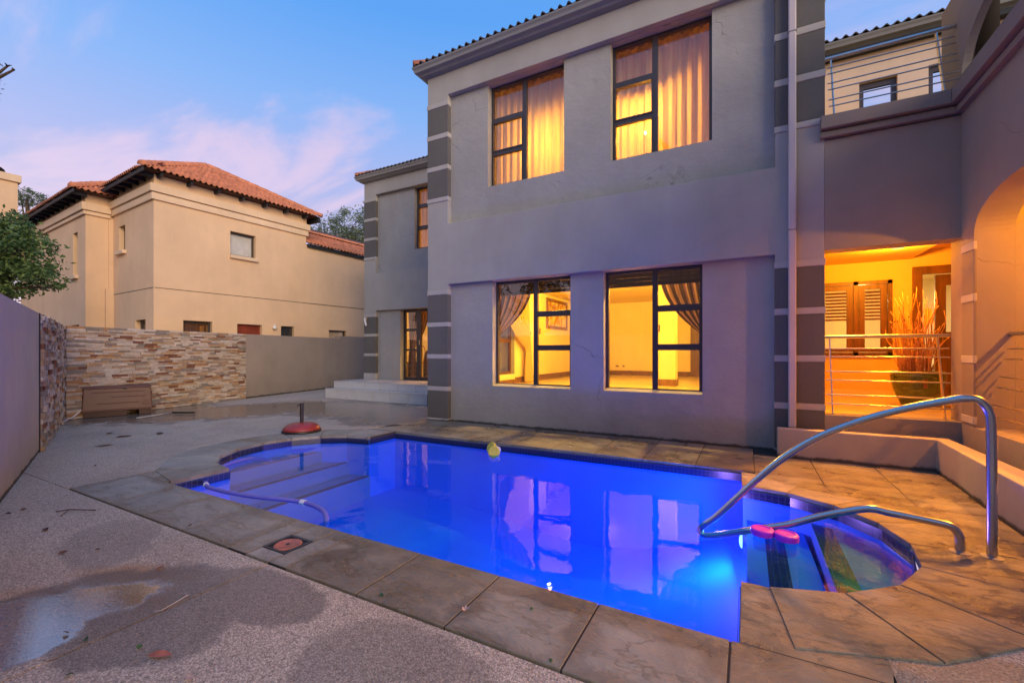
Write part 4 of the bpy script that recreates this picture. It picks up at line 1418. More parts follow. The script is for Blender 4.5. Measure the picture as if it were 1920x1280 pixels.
lamp('pendant_lamp', -7.0, 10.4, 4.3, 5.72, 'lamp behind the far upstairs curtain', 80, (1, .46, .05))
ORANGE = (1.0, .33, .014)
def flood(x_, y_, z_, aim, label, e, cone):
    l_ = thing('flood_lamp', label, 'lamp', (x_, y_, z_), 'flood lamps under the veranda ceiling')
    d_ = (Vector(aim) - Vector((x_, y_, z_))).normalized()
    q_ = Vector((x_, y_, z_))
    MB().box(x_ - .03, x_ + .03, y_ - .03, y_ + .03, z_ + .055, z_ + .12).build('bracket', 'black_plastic', l_)
    MB().tube([q_ - d_ * .05, q_ + d_ * .05], [.055, .07], 14).build('hood', 'black_plastic', l_)
    MB().tube([q_ + d_ * .051, q_ + d_ * .054], .06, 14).build('lens', 'bulb_glow', l_)
    li = light('light', tuple(q_ + d_ * .07), e, ORANGE, .06, l_, 'SPOT', d_.to_track_quat('-Z', 'Y'))
    li.data.spot_size = R(cone)
    li.data.spot_blend = .9
ceil_lamp(1.75, 7.45, 2.62, 'round ceiling lamp over the veranda with the potted twigs', 150, ORANGE, 'veranda ceiling lamps')
ceil_lamp(3.15, 4.9, 2.75, 'round ceiling lamp in the arched bay', 200, ORANGE, 'veranda ceiling lamps')
flood(1.25, 6.62, 2.50, (.6, 4.7, 0), 'added unseen flood lamp under the veranda ceiling brightening the planter and deck', 400, 112)  # added lamp, brightens the deck without washing out the veranda wall
flood(2.75, 5.0, 2.63, (1.0, 3.7, 0), 'flood lamp in the arched bay facing the rounded pool steps', 340, 84)
lamp('pendant_lamp', 1.9, 10.4, 2.2, 2.7, 'lamp in the room behind the shuttered window', 50, (1, .70, .25))

# furniture seen through the far door
sb = thing('sideboard', 'red brown wooden sideboard inside the far glazed door', 'sideboard', (-8.2, 11.2, .43))
MB().box(-8.85, -7.75, 11.2, 11.7, .50, 1.26).build('body', 'red_wood', sb, bevel=.01)
MB().box(-8.9, -7.7, 11.15, 11.72, 1.262, 1.30).build('top', 'red_wood', sb, bevel=.006)
for x_ in (-8.8, -7.8):
    for y_ in (11.24, 11.66):
        MB().box(x_ - .03, x_ + .03, y_ - .03, y_ + .03, .431, .499).build('leg', 'red_wood', sb)
MB().box(-8.28, -8.27, 11.19, 11.199, .54, 1.22).build('door_joint', 'black_plastic', sb)
ch = thing('dining_chair', 'wooden dining chair with rounded back beside the red sideboard', 'chair', (-8.95, 10.4, .43))
MB().box(-9.15, -8.75, 10.2, 10.6, .85, .90).build('seat', 'brown_wood', ch, bevel=.015)
for x_ in (-9.12, -8.78):
    for y_ in (10.23, 10.57):
        MB().tube([(x_, y_, .431), (x_, y_, .849)], .018, 8).build('leg', 'brown_wood', ch)
MB().tube(smoothpath([(-9.12, 10.57, .9), (-9.14, 10.62, 1.2), (-9.05, 10.66, 1.36), (-8.95, 10.67, 1.39), (-8.85, 10.66, 1.36), (-8.76, 10.62, 1.2), (-8.78, 10.57, .9)]), .016, 8).build('backrest', 'brown_wood', ch, smooth=True)

# ------------------------------------------------------------------ pot and twigs on the veranda
PXY = (1.99, 7.62)
ptt = thing('plant_pot', 'big ribbed green ceramic pot on the orange lit veranda', 'pot', (*PXY, .485))
prof = [(.001, 0), (.15, 0), (.165, .01)]
for k in range(26):
    u = k / 25
    r_ = .165 + .115 * math.sin(u * 1.45) ** .9
    prof.append((r_ + .004 * math.sin(k * 2.4), .015 + .40 * u))
prof += [(.265, .43), (.275, .45), (.262, .465), (.24, .45), (.235, .36), (.001, .35)]
MB().lathe(prof, (*PXY, .486), 32).build('body', 'pot_green', ptt, smooth=True)
for a in (200, 290, 20):
    MB().tube([(PXY[0] + .277 * math.cos(R(a)), PXY[1] + .277 * math.sin(R(a)), .88), (PXY[0] + .292 * math.cos(R(a)), PXY[1] + .292 * math.sin(R(a)), .86)], .014, 8).build('lug', 'pot_green', ptt)
MB().box(PXY[0] - .02, PXY[0] + .02, PXY[1] - .292, PXY[1] - .278, .74, .86).build('ornament', 'gold_frame', ptt)
tw = thing('dry_twigs', 'tall bunch of curly dry twigs standing in the green pot', 'twigs', (*PXY, .84))
rnd = random.Random(3)
for k in range(95):
    a = rnd.uniform(0, 2 * PI)
    r0 = rnd.uniform(.02, .19)
    hgt = rnd.choice([.45, .55, .65, .72, .85, 1.0, 1.12]) * rnd.uniform(.85, 1.08)
    spread = rnd.uniform(.02, .24) * (1.0 if hgt < .8 else .7)
    pts = []
    ph = rnd.uniform(0, 6)
    wv = rnd.uniform(.012, .035)
    for j in range(9):
        u = j / 8
        rr_ = r0 + spread * u ** 1.3
        w1 = wv * math.sin(ph + u * 11) * u
        w2 = wv * math.cos(ph * 1.7 + u * 9) * u
        pts.append((PXY[0] + rr_ * math.cos(a) + w1, PXY[1] + rr_ * math.sin(a) + w2, .842 + hgt * u))
    th = rnd.uniform(.005, .0105)
    MB().tube(pts, [th * (1 - .55 * j / 8) for j in range(9)], 5).build('twig', 'twig', tw, smooth=True)
for k in range(9):
    a = rnd.uniform(0, 6.28)
    q = (PXY[0] - .18 + rnd.uniform(-.1, .1), PXY[1] + rnd.uniform(-.1, .1), 1.38 + rnd.uniform(0, .3))
    MB().tube([(PXY[0] - .1, PXY[1], .85), ((PXY[0] - .1 + q[0]) / 2 - .03, (PXY[1] + q[1]) / 2, (q[2] + .85) / 2), q], [.003, .0025, .002], 4).build('twig', 'twig', tw)
    MB().lathe([(.001, -.012), (.012, 0), (.001, .014)], q, 6).build('seed_head', 'dry_leaf', tw)

# ------------------------------------------------------------------ pool things
gr = thing('grab_rail', 'bent stainless steel pool grab rail standing beside the rounded steps', 'handrail', (1.2, 3.575, 0))
T0 = 3.575
pp = [(1.263, 0), (1.262, .5), (1.259, .763), (1.247, .86), (1.205, .917), (1.150, .924), (1.09, .912), (.882, .849), (.67, .762), (.443, .638), (.261, .497),
      (.10, .332), (-.068, .135), (-.20, -.02), (-.285, -.10), (-.312, -.145), (-.285, -.175), (-.20, -.160), (.067, -.062), (.261, .008), (.443, .098), (.63, .172), (.715, .192), (.80, .183), (1.03, .162), (1.09, .148), (1.118, .11), (1.126, .05), (1.126, 0)]
MB().tube(smoothpath([(a, T0, b) for a, b in pp], 5), .0235, 16).build('rail', 'steel', gr, smooth=True, auto=60)
for x_ in (1.263, 1.126):
    MB().lathe([(.001, 0), (.05, 0), (.05, .006), (.036, .012), (.026, .014)], (x_, T0, .0), 24).build('flange', 'brushed_steel', gr, smooth=True, auto=35)

def floater(x_, y_, z_, tilt, az, label, lid, body, r=.075):
    fo = thing('chlorine_floater', label, 'floater', (x_, y_, z_), 'chlorine floaters in the pool')
    mw = Matrix.Translation((x_, y_, z_)) @ Matrix.Rotation(R(az), 4, 'Z') @ Matrix.Rotation(R(tilt), 4, 'X')
    a = MB().lathe([(.001, .0), (r, .0), (r + .002, .004), (r + .002, .036), (r - .004, .042), (r * .75, .044), (r * .7, .038), (.001, .036)], (0, 0, 0), 26).mesh('cap', lid)
    b = MB().lathe([(.001, -.10), (r * .72, -.10), (r * .75, -.095), (r * .8, -.002), (.001, -.001)], (0, 0, 0), 22).mesh('cage', body)
    for me_ in (a, b):
        me_.polygons.foreach_set('use_smooth', [True] * len(me_.polygons))
        me_.set_sharp_from_angle(angle=R(35))
    link('cap', a, fo, mw)
    link('cage', b, fo, mw)
floater(.095, 3.47, -.055, 0, 0, 'pink capped floater left of its twin by the low grab rail', 'pink_plastic', 'clear_plastic', .070)
floater(.236, 3.45, -.055, 0, 30, 'pink capped floater right of its twin by the low grab rail', 'pink_plastic', 'clear_plastic', .070)
floater(-2.90, 4.86, -.045, 62, -25, 'yellow floater tilted against the far edge of the pool', 'yellow_plastic', 'clear_grey_plastic', .072)
floater(-2.78, 4.70, -.055, 58, 20, 'yellow floater nearer the camera of the yellow pair', 'yellow_plastic', 'clear_grey_plastic', .072)

hs = thing('pool_hose', 'blue pool cleaner hose floating in a curve at the shallow end', 'hose', (-4.4, 2.4, -.08))
hp = smoothpath([(-5.25, 3.40, -.16), (-5.27, 3.14, -.085), (-5.15, 2.76, -.078), (-4.86, 2.46, -.078), (-4.60, 2.31, -.078), (-4.37, 2.27, -.078), (-3.87, 2.31, -.078), (-3.40, 2.42, -.078), (-3.08, 2.40, -.078), (-2.82, 2.26, -.085), (-2.70, 2.10, -.16)], 7)
MB().tube(hp, .020, 10).build('tube', 'hose_blue', hs, smooth=True)
for i in (28, 50):
    MB().tube([hp[i], hp[i + 1]], .025, 12).build('cuff', 'hose_cuff', hs, smooth=True, auto=40)

ub = thing('parasol_base', 'red domed parasol base with a short black tube at the pool edge', 'parasol base', (-5.88, 4.25, 0))
BXY = (-5.92, 4.30)
MB().lathe([(.001, 0), (.272, 0), (.275, .012), (.268, .03), (.001, .03)], (*BXY, .004), 32).build('rim', 'black_plastic', ub, smooth=True, auto=35)
MB().lathe([(.265, .0), (.262, .02), (.225, .065), (.16, .095), (.08, .108), (.04, .11), (.001, .111)], (*BXY, .034), 32).build('dome', 'umbrella_red', ub, smooth=True)
MB().tube([(*BXY, .144), (*BXY, .43)], .026, 14).build('tube', 'umbrella_pole', ub, smooth=True, auto=40)
MB().tube(smoothpath([(BXY[0] - .025, BXY[1] - .012, .40), (BXY[0] - .05, BXY[1] - .025, .405), (BXY[0] - .055, BXY[1] - .03, .37)], 4), .006, 6).build('screw', 'umbrella_pole', ub)

# ------------------------------------------------------------------ boundary walls
def along(p0, d, n_, u, w):
    return (p0[0] + d[0] * u + n_[0] * w, p0[1] + d[1] * u + n_[1] * w)
# left wall runs from beside the camera to the corner; back wall runs from the corner to the far section
LWP, CORN, BWE = (-5.247, 1.13), (-10.62, 3.03), (-13.22, 14.25)
def unit(a, b):
    l = math.hypot(b[0] - a[0], b[1] - a[1])
    return ((b[0] - a[0]) / l, (b[1] - a[1]) / l), l
HB = 1.67
(ld, ll) = unit(LWP, CORN)
ln = (ld[1], -ld[0])            # points away from the patio? chosen below
ln = (-ld[1], ld[0]) if (-ld[1]) * 1 + ld[0] * 1 > 0 else (ld[1], -ld[0])
# patio side of the left wall is +y there
lw = thing('boundary_wall', 'left garden wall in taupe plaster running from the camera to the stone corner', 'wall', (-6, 1.3, 0))
def wpoly(p0, d, n_, u0, u1, w0, w1):
    return [along(p0, d, n_, u0, w0), along(p0, d, n_, u1, w0), along(p0, d, n_, u1, w1), along(p0, d, n_, u0, w1)]
nin = (-ld[1], ld[0]) if ld[0] > 0 else (ld[1], -ld[0])
# inward normal = towards +y side
nin = (ld[1] * -1, ld[0]) if ld[0] > 0 else (ld[1], -ld[0])
if nin[1] < 0:
    nin = (-nin[0], -nin[1])
u_st = (-7.5 - LWP[0]) / ld[0]
MB().prism(wpoly(LWP, ld, nin, -7.0, u_st, -.22, 0), -.05, HB).build('plaster', 'boundary_plaster', lw)
MB().prism(wpoly(LWP, ld, nin, u_st, ll + .2, -.22, -.035), -.05, HB - .01).build('core', 'boundary_plaster', lw)
def stones(parent, p0, d, n_, u0, u1, z0, z1, hmin, hmax, lmin, lmax, limit, rough, seed):
    rnd = random.Random(seed)
    items = []
    z_ = z0
    while z_ < z1 - .015:
        h_ = min(rnd.uniform(hmin, hmax), z1 - z_)
        if z1 - (z_ + h_) < .02:
            h_ = z1 - z_
        u = u0
        while u < u1 - .001:
            l_ = min(rnd.uniform(lmin, lmax), u1 - u)
            if u1 - (u + l_) < .04:
                l_ = u1 - u
            items.append((u, l_, z_, h_, rnd.uniform(.002, rough)))
            u += l_
        z_ += h_
    order = sorted(range(len(items)), key=lambda i: -items[i][1] * items[i][3])
    big = set(order[:limit])
    me = None
    rest = MB()
    for i, (u, l_, zz, h_, pr) in enumerate(items):
        q = along(p0, d, n_, u + l_ / 2, (-.04 + pr) / 2)
        if i in big:
            if me is None:
                cmb = MB().prism([(-.5, -.5), (.5, -.5), (.5, .5), (-.5, .5)], -.5, .5)
                me = cmb.mesh('ledge_stone', 'ledge_stone')
            mw = frame_mat((*q, zz + h_ / 2), (d[0], d[1], 0), (n_[0], n_[1], 0))
            if mw.to_3x3().determinant() < 0:
                mw = frame_mat((*q, zz + h_ / 2), (-d[0], -d[1], 0), (n_[0], n_[1], 0))
            mw = mw @ Matrix.Diagonal((l_ - .004, .04 + pr, h_ - .0035, 1))
            link('ledge_stone', me, parent, mw)
        else:
            rest.prism(wpoly(p0, d, n_, u + .002, u + l_ - .002, -.04, pr), zz + .0015, zz + h_ - .0015)
    if rest.v:
        o_ = rest.build('ledge_stones', 'ledge_stone', parent, raw=True)
        o_['kind'] = 'stuff'
stones(lw, LWP, ld, nin, u_st + .01, ll - .03, 0, HB, .035, .075, .09, .22, 0, .05, 11)
MB().prism(wpoly(LWP, ld, nin, u_st + .0005, u_st + .0095, -.035, .012), -.05, HB).build('edge_strip', 'grout', lw)

(bd, bl_) = unit(CORN, BWE)
bn_ = (bd[1], -bd[0])
if bn_[0] < 0:
    bn_ = (-bn_[0], -bn_[1])
bw = thing('boundary_wall', 'back garden wall clad in stacked ledge stone and ending in taupe plaster', 'wall', (-11.5, 6.5, 0))
u_pl = 3.78
MB().prism(wpoly(CORN, bd, bn_, -.2, u_pl, -.25, -.035), -.05, HB - .01).build('core', 'boundary_plaster', bw)
MB().prism(wpoly(CORN, bd, bn_, u_pl, 7.62, -.25, -.005), -.05, HB).build('plaster', 'taupe_plaster', bw)
MB().prism(wpoly(CORN, bd, bn_, 7.62, bl_, -.25, -.005), -.05, HB + .09).build('plaster', 'taupe_plaster', bw)
stones(bw, CORN, bd, bn_, .03, u_pl - .005, 0, HB, .028, .048, .10, .30, 300, .03, 5)

# ------------------------------------------------------------------ pump cover box, pole, bits on the floor
pb = thing('pump_cover', 'brown moulded plastic pump cover with raised panels by the stone corner', 'pump cover', (-10.5, 3.8, 0), rz=0)
ang = math.atan2(4.121 - 3.196, -10.357 + 10.636)
bx_, by_ = math.cos(ang), math.sin(ang)
nx_, ny_ = -by_, bx_          # depth direction, away from camera side
O = Vector((-10.60, 3.26, 0))
def PB(a, b, z):
    return (O.x + bx_ * a + nx_ * b, O.y + by_ * a + ny_ * b, z)
L_, D_ = 1.0, .62
def frustum(a0, a1, b0, b1, z0, a2, a3, b2, b3, z1):
    mb = MB()
    z0, z1 = z0 * 1.16, z1 * 1.16
    mb.v = [PB(a0, b0, z0), PB(a1, b0, z0), PB(a1, b1, z0), PB(a0, b1, z0), PB(a2, b2, z1), PB(a3, b2, z1), PB(a3, b3, z1), PB(a2, b3, z1)]
    mb.f = [(0, 3, 2, 1), (4, 5, 6, 7), (0, 1, 5, 4), (1, 2, 6, 5), (2, 3, 7, 6), (3, 0, 4, 7)]
    return mb
frustum(0, L_, 0, D_, .10, .02, L_ - .02, .05, D_ - .04, .45).build('body', 'brown_plastic', pb, bevel=.014)
frustum(-.012, L_ + .012, -.012, D_ + .012, .085, -.012, L_ + .012, -.012, D_ + .012, .105).build('flange', 'brown_plastic', pb, bevel=.005)
frustum(.005, L_ - .005, .035, D_ - .03, .452, .015, L_ - .015, .06, D_ - .05, .485).build('lid', 'brown_plastic', pb, bevel=.012)
frustum(.02, L_ * .62, .01, D_, .0, .02, L_ * .62, .01, D_, .084).build('base', 'dark_brown_plastic', pb)
frustum(L_ * .80, L_ - .02, .01, D_, .0, L_ * .80, L_ - .02, .01, D_, .084).build('base', 'dark_brown_plastic', pb)
for (a0, a1, z0, z1) in ((.13, .88, .38, .385), (.40, .90, .30, .305), (.20, .80, .20, .205)):
    b_ = .05 * (z0 - .1) / .35
    frustum(a0, a1, b_ - .006, b_ + .02, z0, a0, a1, b_ - .006, b_ + .02, z1 + .012).build('rib', 'brown_plastic', pb, bevel=.004)
frustum(.85, .95, .002, .03, .16, .85, .95, .008, .03, .23).build('badge', 'brown_plastic', pb, bevel=.004)
frustum(.56, .62, .03, .07, .43, .56, .62, .03, .07, .456).build('latch', 'black_plastic', pb)
cbx = thing('outlet_box', 'greenish plastic outlet box with white cable behind the pump cover', 'outlet box', PB(-.10, .45, .3))
MB().box(-10.72, -10.64, 3.32, 3.42, .17, .44).build('body', 'green_plastic', cbx, bevel=.01)
MB().tube(smoothpath([(-10.66, 3.30, .17), (-10.60, 3.16, .05), (-10.52, 3.05, .015), (-10.35, 2.98, .012)], 5), .012, 7).build('cable', 'white_paint', cbx, smooth=True)

br = thing('floor_squeegee', 'grey pole and black bar lying on the wet floor before the pump cover', 'squeegee', (-9.8, 4.2, 0))
def gp(px, py):
    X = (px - 960) / 818; Z = -(py - 660) / 818
    dx = math.cos(YAW) * X - math.sin(YAW); dy = math.sin(YAW) * X + math.cos(YAW)
    k = -1.2 / Z
    return (dx * k, dy * k)
a_, b_, c_ = gp(256, 785), gp(323, 775), gp(365, 775)
MB().tube([(*a_, .014), (*b_, .014)], .013, 8).build('pole', 'pale_stick', br, smooth=True)
MB().tube([(*b_, .02), (*c_, .02)], .018, 6).build('bar', 'black_plastic', br)

# litter: leaves, twigs, a fallen flower and berries
def leaf(px, py, l_, w_, ang, mat, label, name='fallen_leaf', cat='leaf', grp='leaves on the paving'):
    x_, y_ = gp(px, py)
    ca, sa = math.cos(ang), math.sin(ang)
    pts = []
    for u, v, z in ((0, 0, .002), (.3, .5, .012), (.7, .42, .010), (1, 0, .004), (.7, -.42, .004), (.3, -.5, .003)):
        a, b = (u - .5) * l_, v * w_
        pts.append((x_ + ca * a - sa * b, y_ + sa * a + ca * b, z))
    mb = MB()
    mb.v = pts
    mb.f = [(0, 1, 2, 3), (0, 3, 4, 5)]
    tag(mb.build(name, mat, raw=True), label, cat, grp)
LV = [(85, 993, .07, 'small dark curled leaf left of the wet patch, near the wall'), (118, 1036, .05, 'dark curled leaf just above the sky reflecting puddle'), (123, 1186, .035, 'dark leaf lying in the sky reflecting puddle'),
      (300, 1063, .06, 'red leaf lying on the rusty wet concrete'), (15, 963, .05, 'dark leaf at the left edge beside the garden wall'), (45, 955, .05, 'dark leaf second from the left edge by the garden wall'),
      (183, 1030, .03, 'tiny dark leaf below the fallen twig'), (205, 812, .16, 'brown leaf pair on the dry floor before the pump cover'), (232, 818, .2, 'ragged brown leaf on the dry floor before the pump cover'),
      (300, 812, .2, 'long brown leaf on the dry floor right of the ragged one'), (195, 835, .2, 'brown leaf streak on the floor near the stone clad corner'), (178, 873, .06, 'dark leaf on the floor beside the left wall midway'),
      (515, 762, .12, 'dark leaf lying on the wet floor before the steps'), (485, 950, .05, 'curled brown leaf on the pale coping stone'), (356, 985, .03, 'tiny brown leaf on the ochre coping stone')]
for k, (px, py, l_, lab) in enumerate(LV):
    leaf(px, py, l_, l_ * .42, k * 1.7, 'lid_red' if 'red' in lab else 'dry_leaf', lab)
for k, (px, py, lab) in enumerate(((160, 1200, 'green leaf scrap on the joint below the puddle'), (262, 1213, 'green leaf scrap in the foreground concrete'), (130, 1265, 'green leaf scrap at the bottom left'), (715, 1117, 'green leaf scrap on the wet coping stone'))):
    leaf(px, py, .028, .018, k * 2.1, 'green_leaf', lab)
leaf(300, 1228, .10, .03, .5, 'lid_red', 'long reddish leaf in the foreground concrete')
leaf(355, 1270, .05, .016, .3, 'pale_petal', 'pale bract in the foreground concrete')
tg = thing('fallen_twig', 'thin forked twig lying on the dry concrete near the left wall', 'twig', (*gp(140, 958), 0))
a_, b_, c_, d_ = gp(105, 960), gp(130, 957), gp(180, 957), gp(113, 968)
MB().tube([(*a_, .006), (*b_, .010), (*c_, .006)], .004, 5).build('stem', 'dry_leaf', tg)
MB().tube([(*b_, .010), (*d_, .005)], .003, 5).build('side_shoot', 'dry_leaf', tg)
fx, fy = gp(873, 1145)
fw = thing('fallen_flower', 'pale pink fallen blossom on the joint of the foreground coping', 'flower', (fx, fy, 0))
for k in range(6):
    a = k * 1.05
    mb = MB()
    mb.v = [(fx, fy, .004), (fx + .014 * math.cos(a - .4), fy + .014 * math.sin(a - .4), .012), (fx + .022 * math.cos(a), fy + .022 * math.sin(a), .017), (fx + .014 * math.cos(a + .4), fy + .014 * math.sin(a + .4), .010)]
    mb.f = [(0, 1, 2, 3)]
    mb.build('petal', 'pale_petal', fw, raw=True)
for k, (px, py) in enumerate(((997, 1142), (1033, 1239))):
    x_, y_ = gp(px, py)
    tag(MB().lathe([(.001, 0), (.006, .003), (.007, .007), (.001, .012)], (x_, y_, .0), 8).build('berry', 'green_leaf', smooth=True), ('green berry in the middle of the pale foreground stone', 'green berry near the outer edge of the pale foreground stone')[k], 'berry', 'green berries')
wr = thing('bent_wire', 'thin bent wire lying along the concrete joint in the foreground', 'wire', (*gp(320, 1130), 0))
MB().tube([(*gp(290, 1147), .004), (*gp(303, 1146), .006), (*gp(352, 1117), .006), (*gp(347, 1113), .004)], .0025, 5).build('rod', 'pale_stick', wr)

# ------------------------------------------------------------------ neighbouring house
NA = math.atan2(.998, .06)          # heading of its long right-hand wall
C0 = Vector((-13.648, 5.603, 0))
nu_ = Vector((math.cos(NA), math.sin(NA), 0))
nl_ = Vector((-math.sin(NA), math.cos(NA), 0))
MN = Matrix(((nu_.x, nl_.x, 0, C0.x), (nu_.y, nl_.y, 0, C0.y), (0, 0, 1, 0), (0, 0, 0, 1)))   # local x = along right wall, local y = along left wall
nh = thing('neighbour_house', 'ochre plastered neighbouring house with terracotta hip roof behind the garden wall', 'house', (C0.x, C0.y, 0))
def nb(mb, name, mat, parent=None, **kw):
    mb.v = [tuple(MN @ Vector(q)) for q in mb.v]
    return mb.build(name, mat, parent or nh, **kw)
NW = [(1.865, 2.601, 4.10, 4.81), (.664, 1.383, .9, 2.075), (2.058, 2.796, 0.0, 2.055), (3.41, 3.864, 1.2, 2.056), (5.2, 5.95, 1.0, 2.0)]
nb(MB().wall('x', 0, 4.30, -.05, 5.95, 0, .25, NW[:4]), 'wall', 'ochre_plaster')
nb(MB().wall('x', 4.30, 9.5, -.05, 4.90, 0.012, .25, NW[4:]), 'wall', 'ochre_plaster')
NLW = [(1.935, 2.403, 4.10, 4.83), (.512, 1.219, .9, 2.08)]
nb(MB().wall('y', .25, 2.90, -.05, 5.95, 0, .25, NLW), 'wall', 'ochre_plaster')
nb(MB().wall('y', 3.10, 10.0, -.05, 5.80, -.593, -.343, [(3.575, 4.0, 3.45, 4.72), (3.45, 4.2, 1.0, 2.0)]), 'wall', 'ochre_plaster')
nb(MB().wall('x', -.593, 0.0, -.05, 5.80, 2.89, 3.1), 'wall', 'ochre_plaster')
nb(MB().box(-.18, -.001, 2.80, 2.889, .5, 3.05), 'corner_pipe', 'ochre_plaster')
nb(MB().box(-.10, -.001, 2.84, 2.889, 3.051, 5.1), 'corner_pipe', 'ochre_plaster')
nb(MB().wall('y', .25, 10, -.05, 5.8, 4.05, 4.30), 'wall', 'ochre_plaster')
# cornice: two stepped bands
for (z0_, z1_, pr) in ((5.385, 5.59, .10), (5.19, 5.37, .055)):
    nb(MB().box(-pr, 4.30 + pr, -pr, -.001, z0_, z1_), 'cornice', 'trim_plaster', bevel=.008)
    nb(MB().box(-pr, -.001, 0.0, 2.885, z0_, z1_), 'cornice', 'trim_plaster', bevel=.008)
for (z0_, z1_, pr) in ((5.235, 5.45, .10), (5.12, 5.22, .055)):
    nb(MB().box(-.593 - pr, -.594, 2.89 - pr, 10, z0_, z1_), 'cornice', 'trim_plaster', bevel=.008)
    nb(MB().box(-.593, -.06, 2.89 - pr, 2.889, z0_, z1_), 'cornice', 'trim_plaster', bevel=.008)
nb(MB().box(0.02, 9.5, -.004, -.0005, 2.885, 2.90), 'movement_joint', 'grout')
nb(MB().box(-.004, -.0005, .0, 2.88, 2.885, 2.90), 'movement_joint', 'grout')
def nwin(axis, a, b, c, d, off, mat_in, sill, blind=False):
    if axis == 'x':
        fr = MB().wall('x', a + .002, b - .002, c + .002, d - .002, .12, .17, [(a + .05, b - .05, c + .05, d - .05)])
        pn = MB().poly([(a + .046, .145, c + .046), (b - .046, .145, c + .046), (b - .046, .145, d - .046), (a + .046, .145, d - .046)])
        bk = MB().box(a + .01, b - .01, .18, .20, c + .01, d - .01)
        sl = MB().box(a - .02, b + .05, -.09, .10, c - .10, c - .001)
    else:
        fr = MB().wall('y', a + .002, b - .002, c + .002, d - .002, off + .12, off + .17, [(a + .05, b - .05, c + .05, d - .05)])
        pn = MB().poly([(off + .145, a + .046, c + .046), (off + .145, b - .046, c + .046), (off + .145, b - .046, d - .046), (off + .145, a + .046, d - .046)])
        bk = MB().box(off + .18, off + .20, a + .01, b - .01, c + .01, d - .01)
        sl = MB().box(off - .09, off + .10, a - .08, b + .08, c - .10, c - .001)
    w_ = nb(fr, 'window', 'bronze_frame')
    nb(pn, 'pane', 'glass', w_)
    nb(bk, 'blind', mat_in, w_)
    if sill:
        nb(sl, 'sill', 'trim_plaster', w_, bevel=.006)
nwin('x', *NW[0], 0, 'white_paint', True)
nwin('x', *NW[1], 0, 'brown_wood', False)
nwin('x', *NW[3], 0, 'dark_timber', False)
nwin('x', *NW[4], 0, 'cream_plaster', False)
nd = nb(MB().box(NW[2][0] + .005, NW[2][1] - .005, .12, .17, 0, NW[2][3] - .005), 'garage_door', 'red_wood')
for z_ in (1.6, 1.8):
    nb(MB().box(NW[2][0] + .08, NW[2][1] - .08, .11, .119, z_, z_ + .15), 'panel', 'red_wood', nd)
nwin('y', *NLW[0], 0, 'dark_timber', True)
nwin('y', *NLW[1], 0, 'dark_timber', False)
nwin('y', 3.575, 4.0, 3.45, 4.72, -.593, 'dark_timber', True)
nwin('y', 3.45, 4.2, 1.0, 2.0, -.593, 'dark_timber', False)
wl2 = nb(MB().lathe([(.001, 0), (.05, .01), (.065, .05), (.05, .09), (.02, .11), (.02, .16)], (3.16, -.07, 1.93), 14), 'wall_lamp', 'white_paint', smooth=True)
# roofs
NP = math.tan(R(30))
EZ, EO = 5.86, .33
xA, xB, yA = -EO, 4.30 + EO, -EO
half = (xB - xA) / 2
apex = Vector(((xA + xB) / 2, yA + half, EZ + half * NP))
far = Vector((apex.x, 10.3, apex.z))
def W3(q):
    return MN @ Vector(q)
rmb = MB()
rmb.poly([(xA, yA, EZ), (xB, yA, EZ), tuple(apex)])
rmb.poly([(xA, yA, EZ), tuple(apex), tuple(far), (xA, 10.3, EZ)])
rmb.poly([(xB, yA, EZ), (xB, 10.3, EZ), tuple(far), tuple(apex)])
rmb.poly([(xA, yA, EZ - .005), (xA, 10.3, EZ - .005), (xB, 10.3, EZ - .005), (xB, yA, EZ - .005)])
nroof = nb(rmb, 'roof', 'roof_under')
sl_len = math.hypot(half, half * NP)
ya_w = MN.to_3x3() @ Vector((0, 1, NP)).normalized()
xa_w = MN.to_3x3() @ Vector((1, 0, 0))
lay_tiles(nroof, W3((xA - .02, yA - .05, EZ - .01)), xa_w, ya_w, xB - xA, int(sl_len / .30), .30,
          left=lambda d: d * math.cos(math.atan(NP)), right=lambda d: (xB - xA) - d * math.cos(math.atan(NP)) + .1)
lay_caps(nroof, W3((xA - .02, yA - .02, EZ + .03)), W3((apex.x, apex.y, apex.z + .02)))
lay_caps(nroof, W3((xB + .02, yA - .02, EZ + .03)), W3((apex.x, apex.y, apex.z + .02)))
# left slope: eave row only, it is seen edge-on
lay_tiles(nroof, W3((xA - .05, 2.6, EZ - .01)), MN.to_3x3() @ Vector((0, -1, 0)), MN.to_3x3() @ Vector((1, 0, NP)).normalized(), 2.9, 2, .30)
# bay roof, one step lower
bz = 5.70
bx0, by0 = -.593 - EO, 2.89 - EO
bmb = MB()
bmb.poly([(bx0, by0, bz), (1.6, by0, bz), (1.6, by0 + 2.5, bz + 2.5 * NP), (bx0 + 2.5, by0 + 2.5, bz + 2.5 * NP)])
bmb.poly([(bx0, by0, bz), (bx0 + 2.5, by0 + 2.5, bz + 2.5 * NP), (bx0 + 2.5, 10.3, bz + 2.5 * NP), (bx0, 10.3, bz)])
bmb.poly([(bx0, by0, bz - .004), (bx0, 10.3, bz - .004), (0.5, 10.3, bz - .004), (0.5, by0, bz - .004)])
broof = nb(bmb, 'roof', 'roof_under')
lay_tiles(broof, W3((bx0 - .02, by0 - .05, bz - .01)), xa_w, ya_w, 1.6, 4, .30, left=lambda d: d * .87)
lay_caps(broof, W3((bx0 - .02, by0 - .02, bz + .03)), W3((bx0 + 2.5, by0 + 2.5, bz + 2.5 * NP + .03)))
lay_tiles(broof, W3((bx0 - .05, 10.0, bz - .01)), MN.to_3x3() @ Vector((0, -1, 0)), MN.to_3x3() @ Vector((1, 0, NP)).normalized(), 7.3, 1, .30)
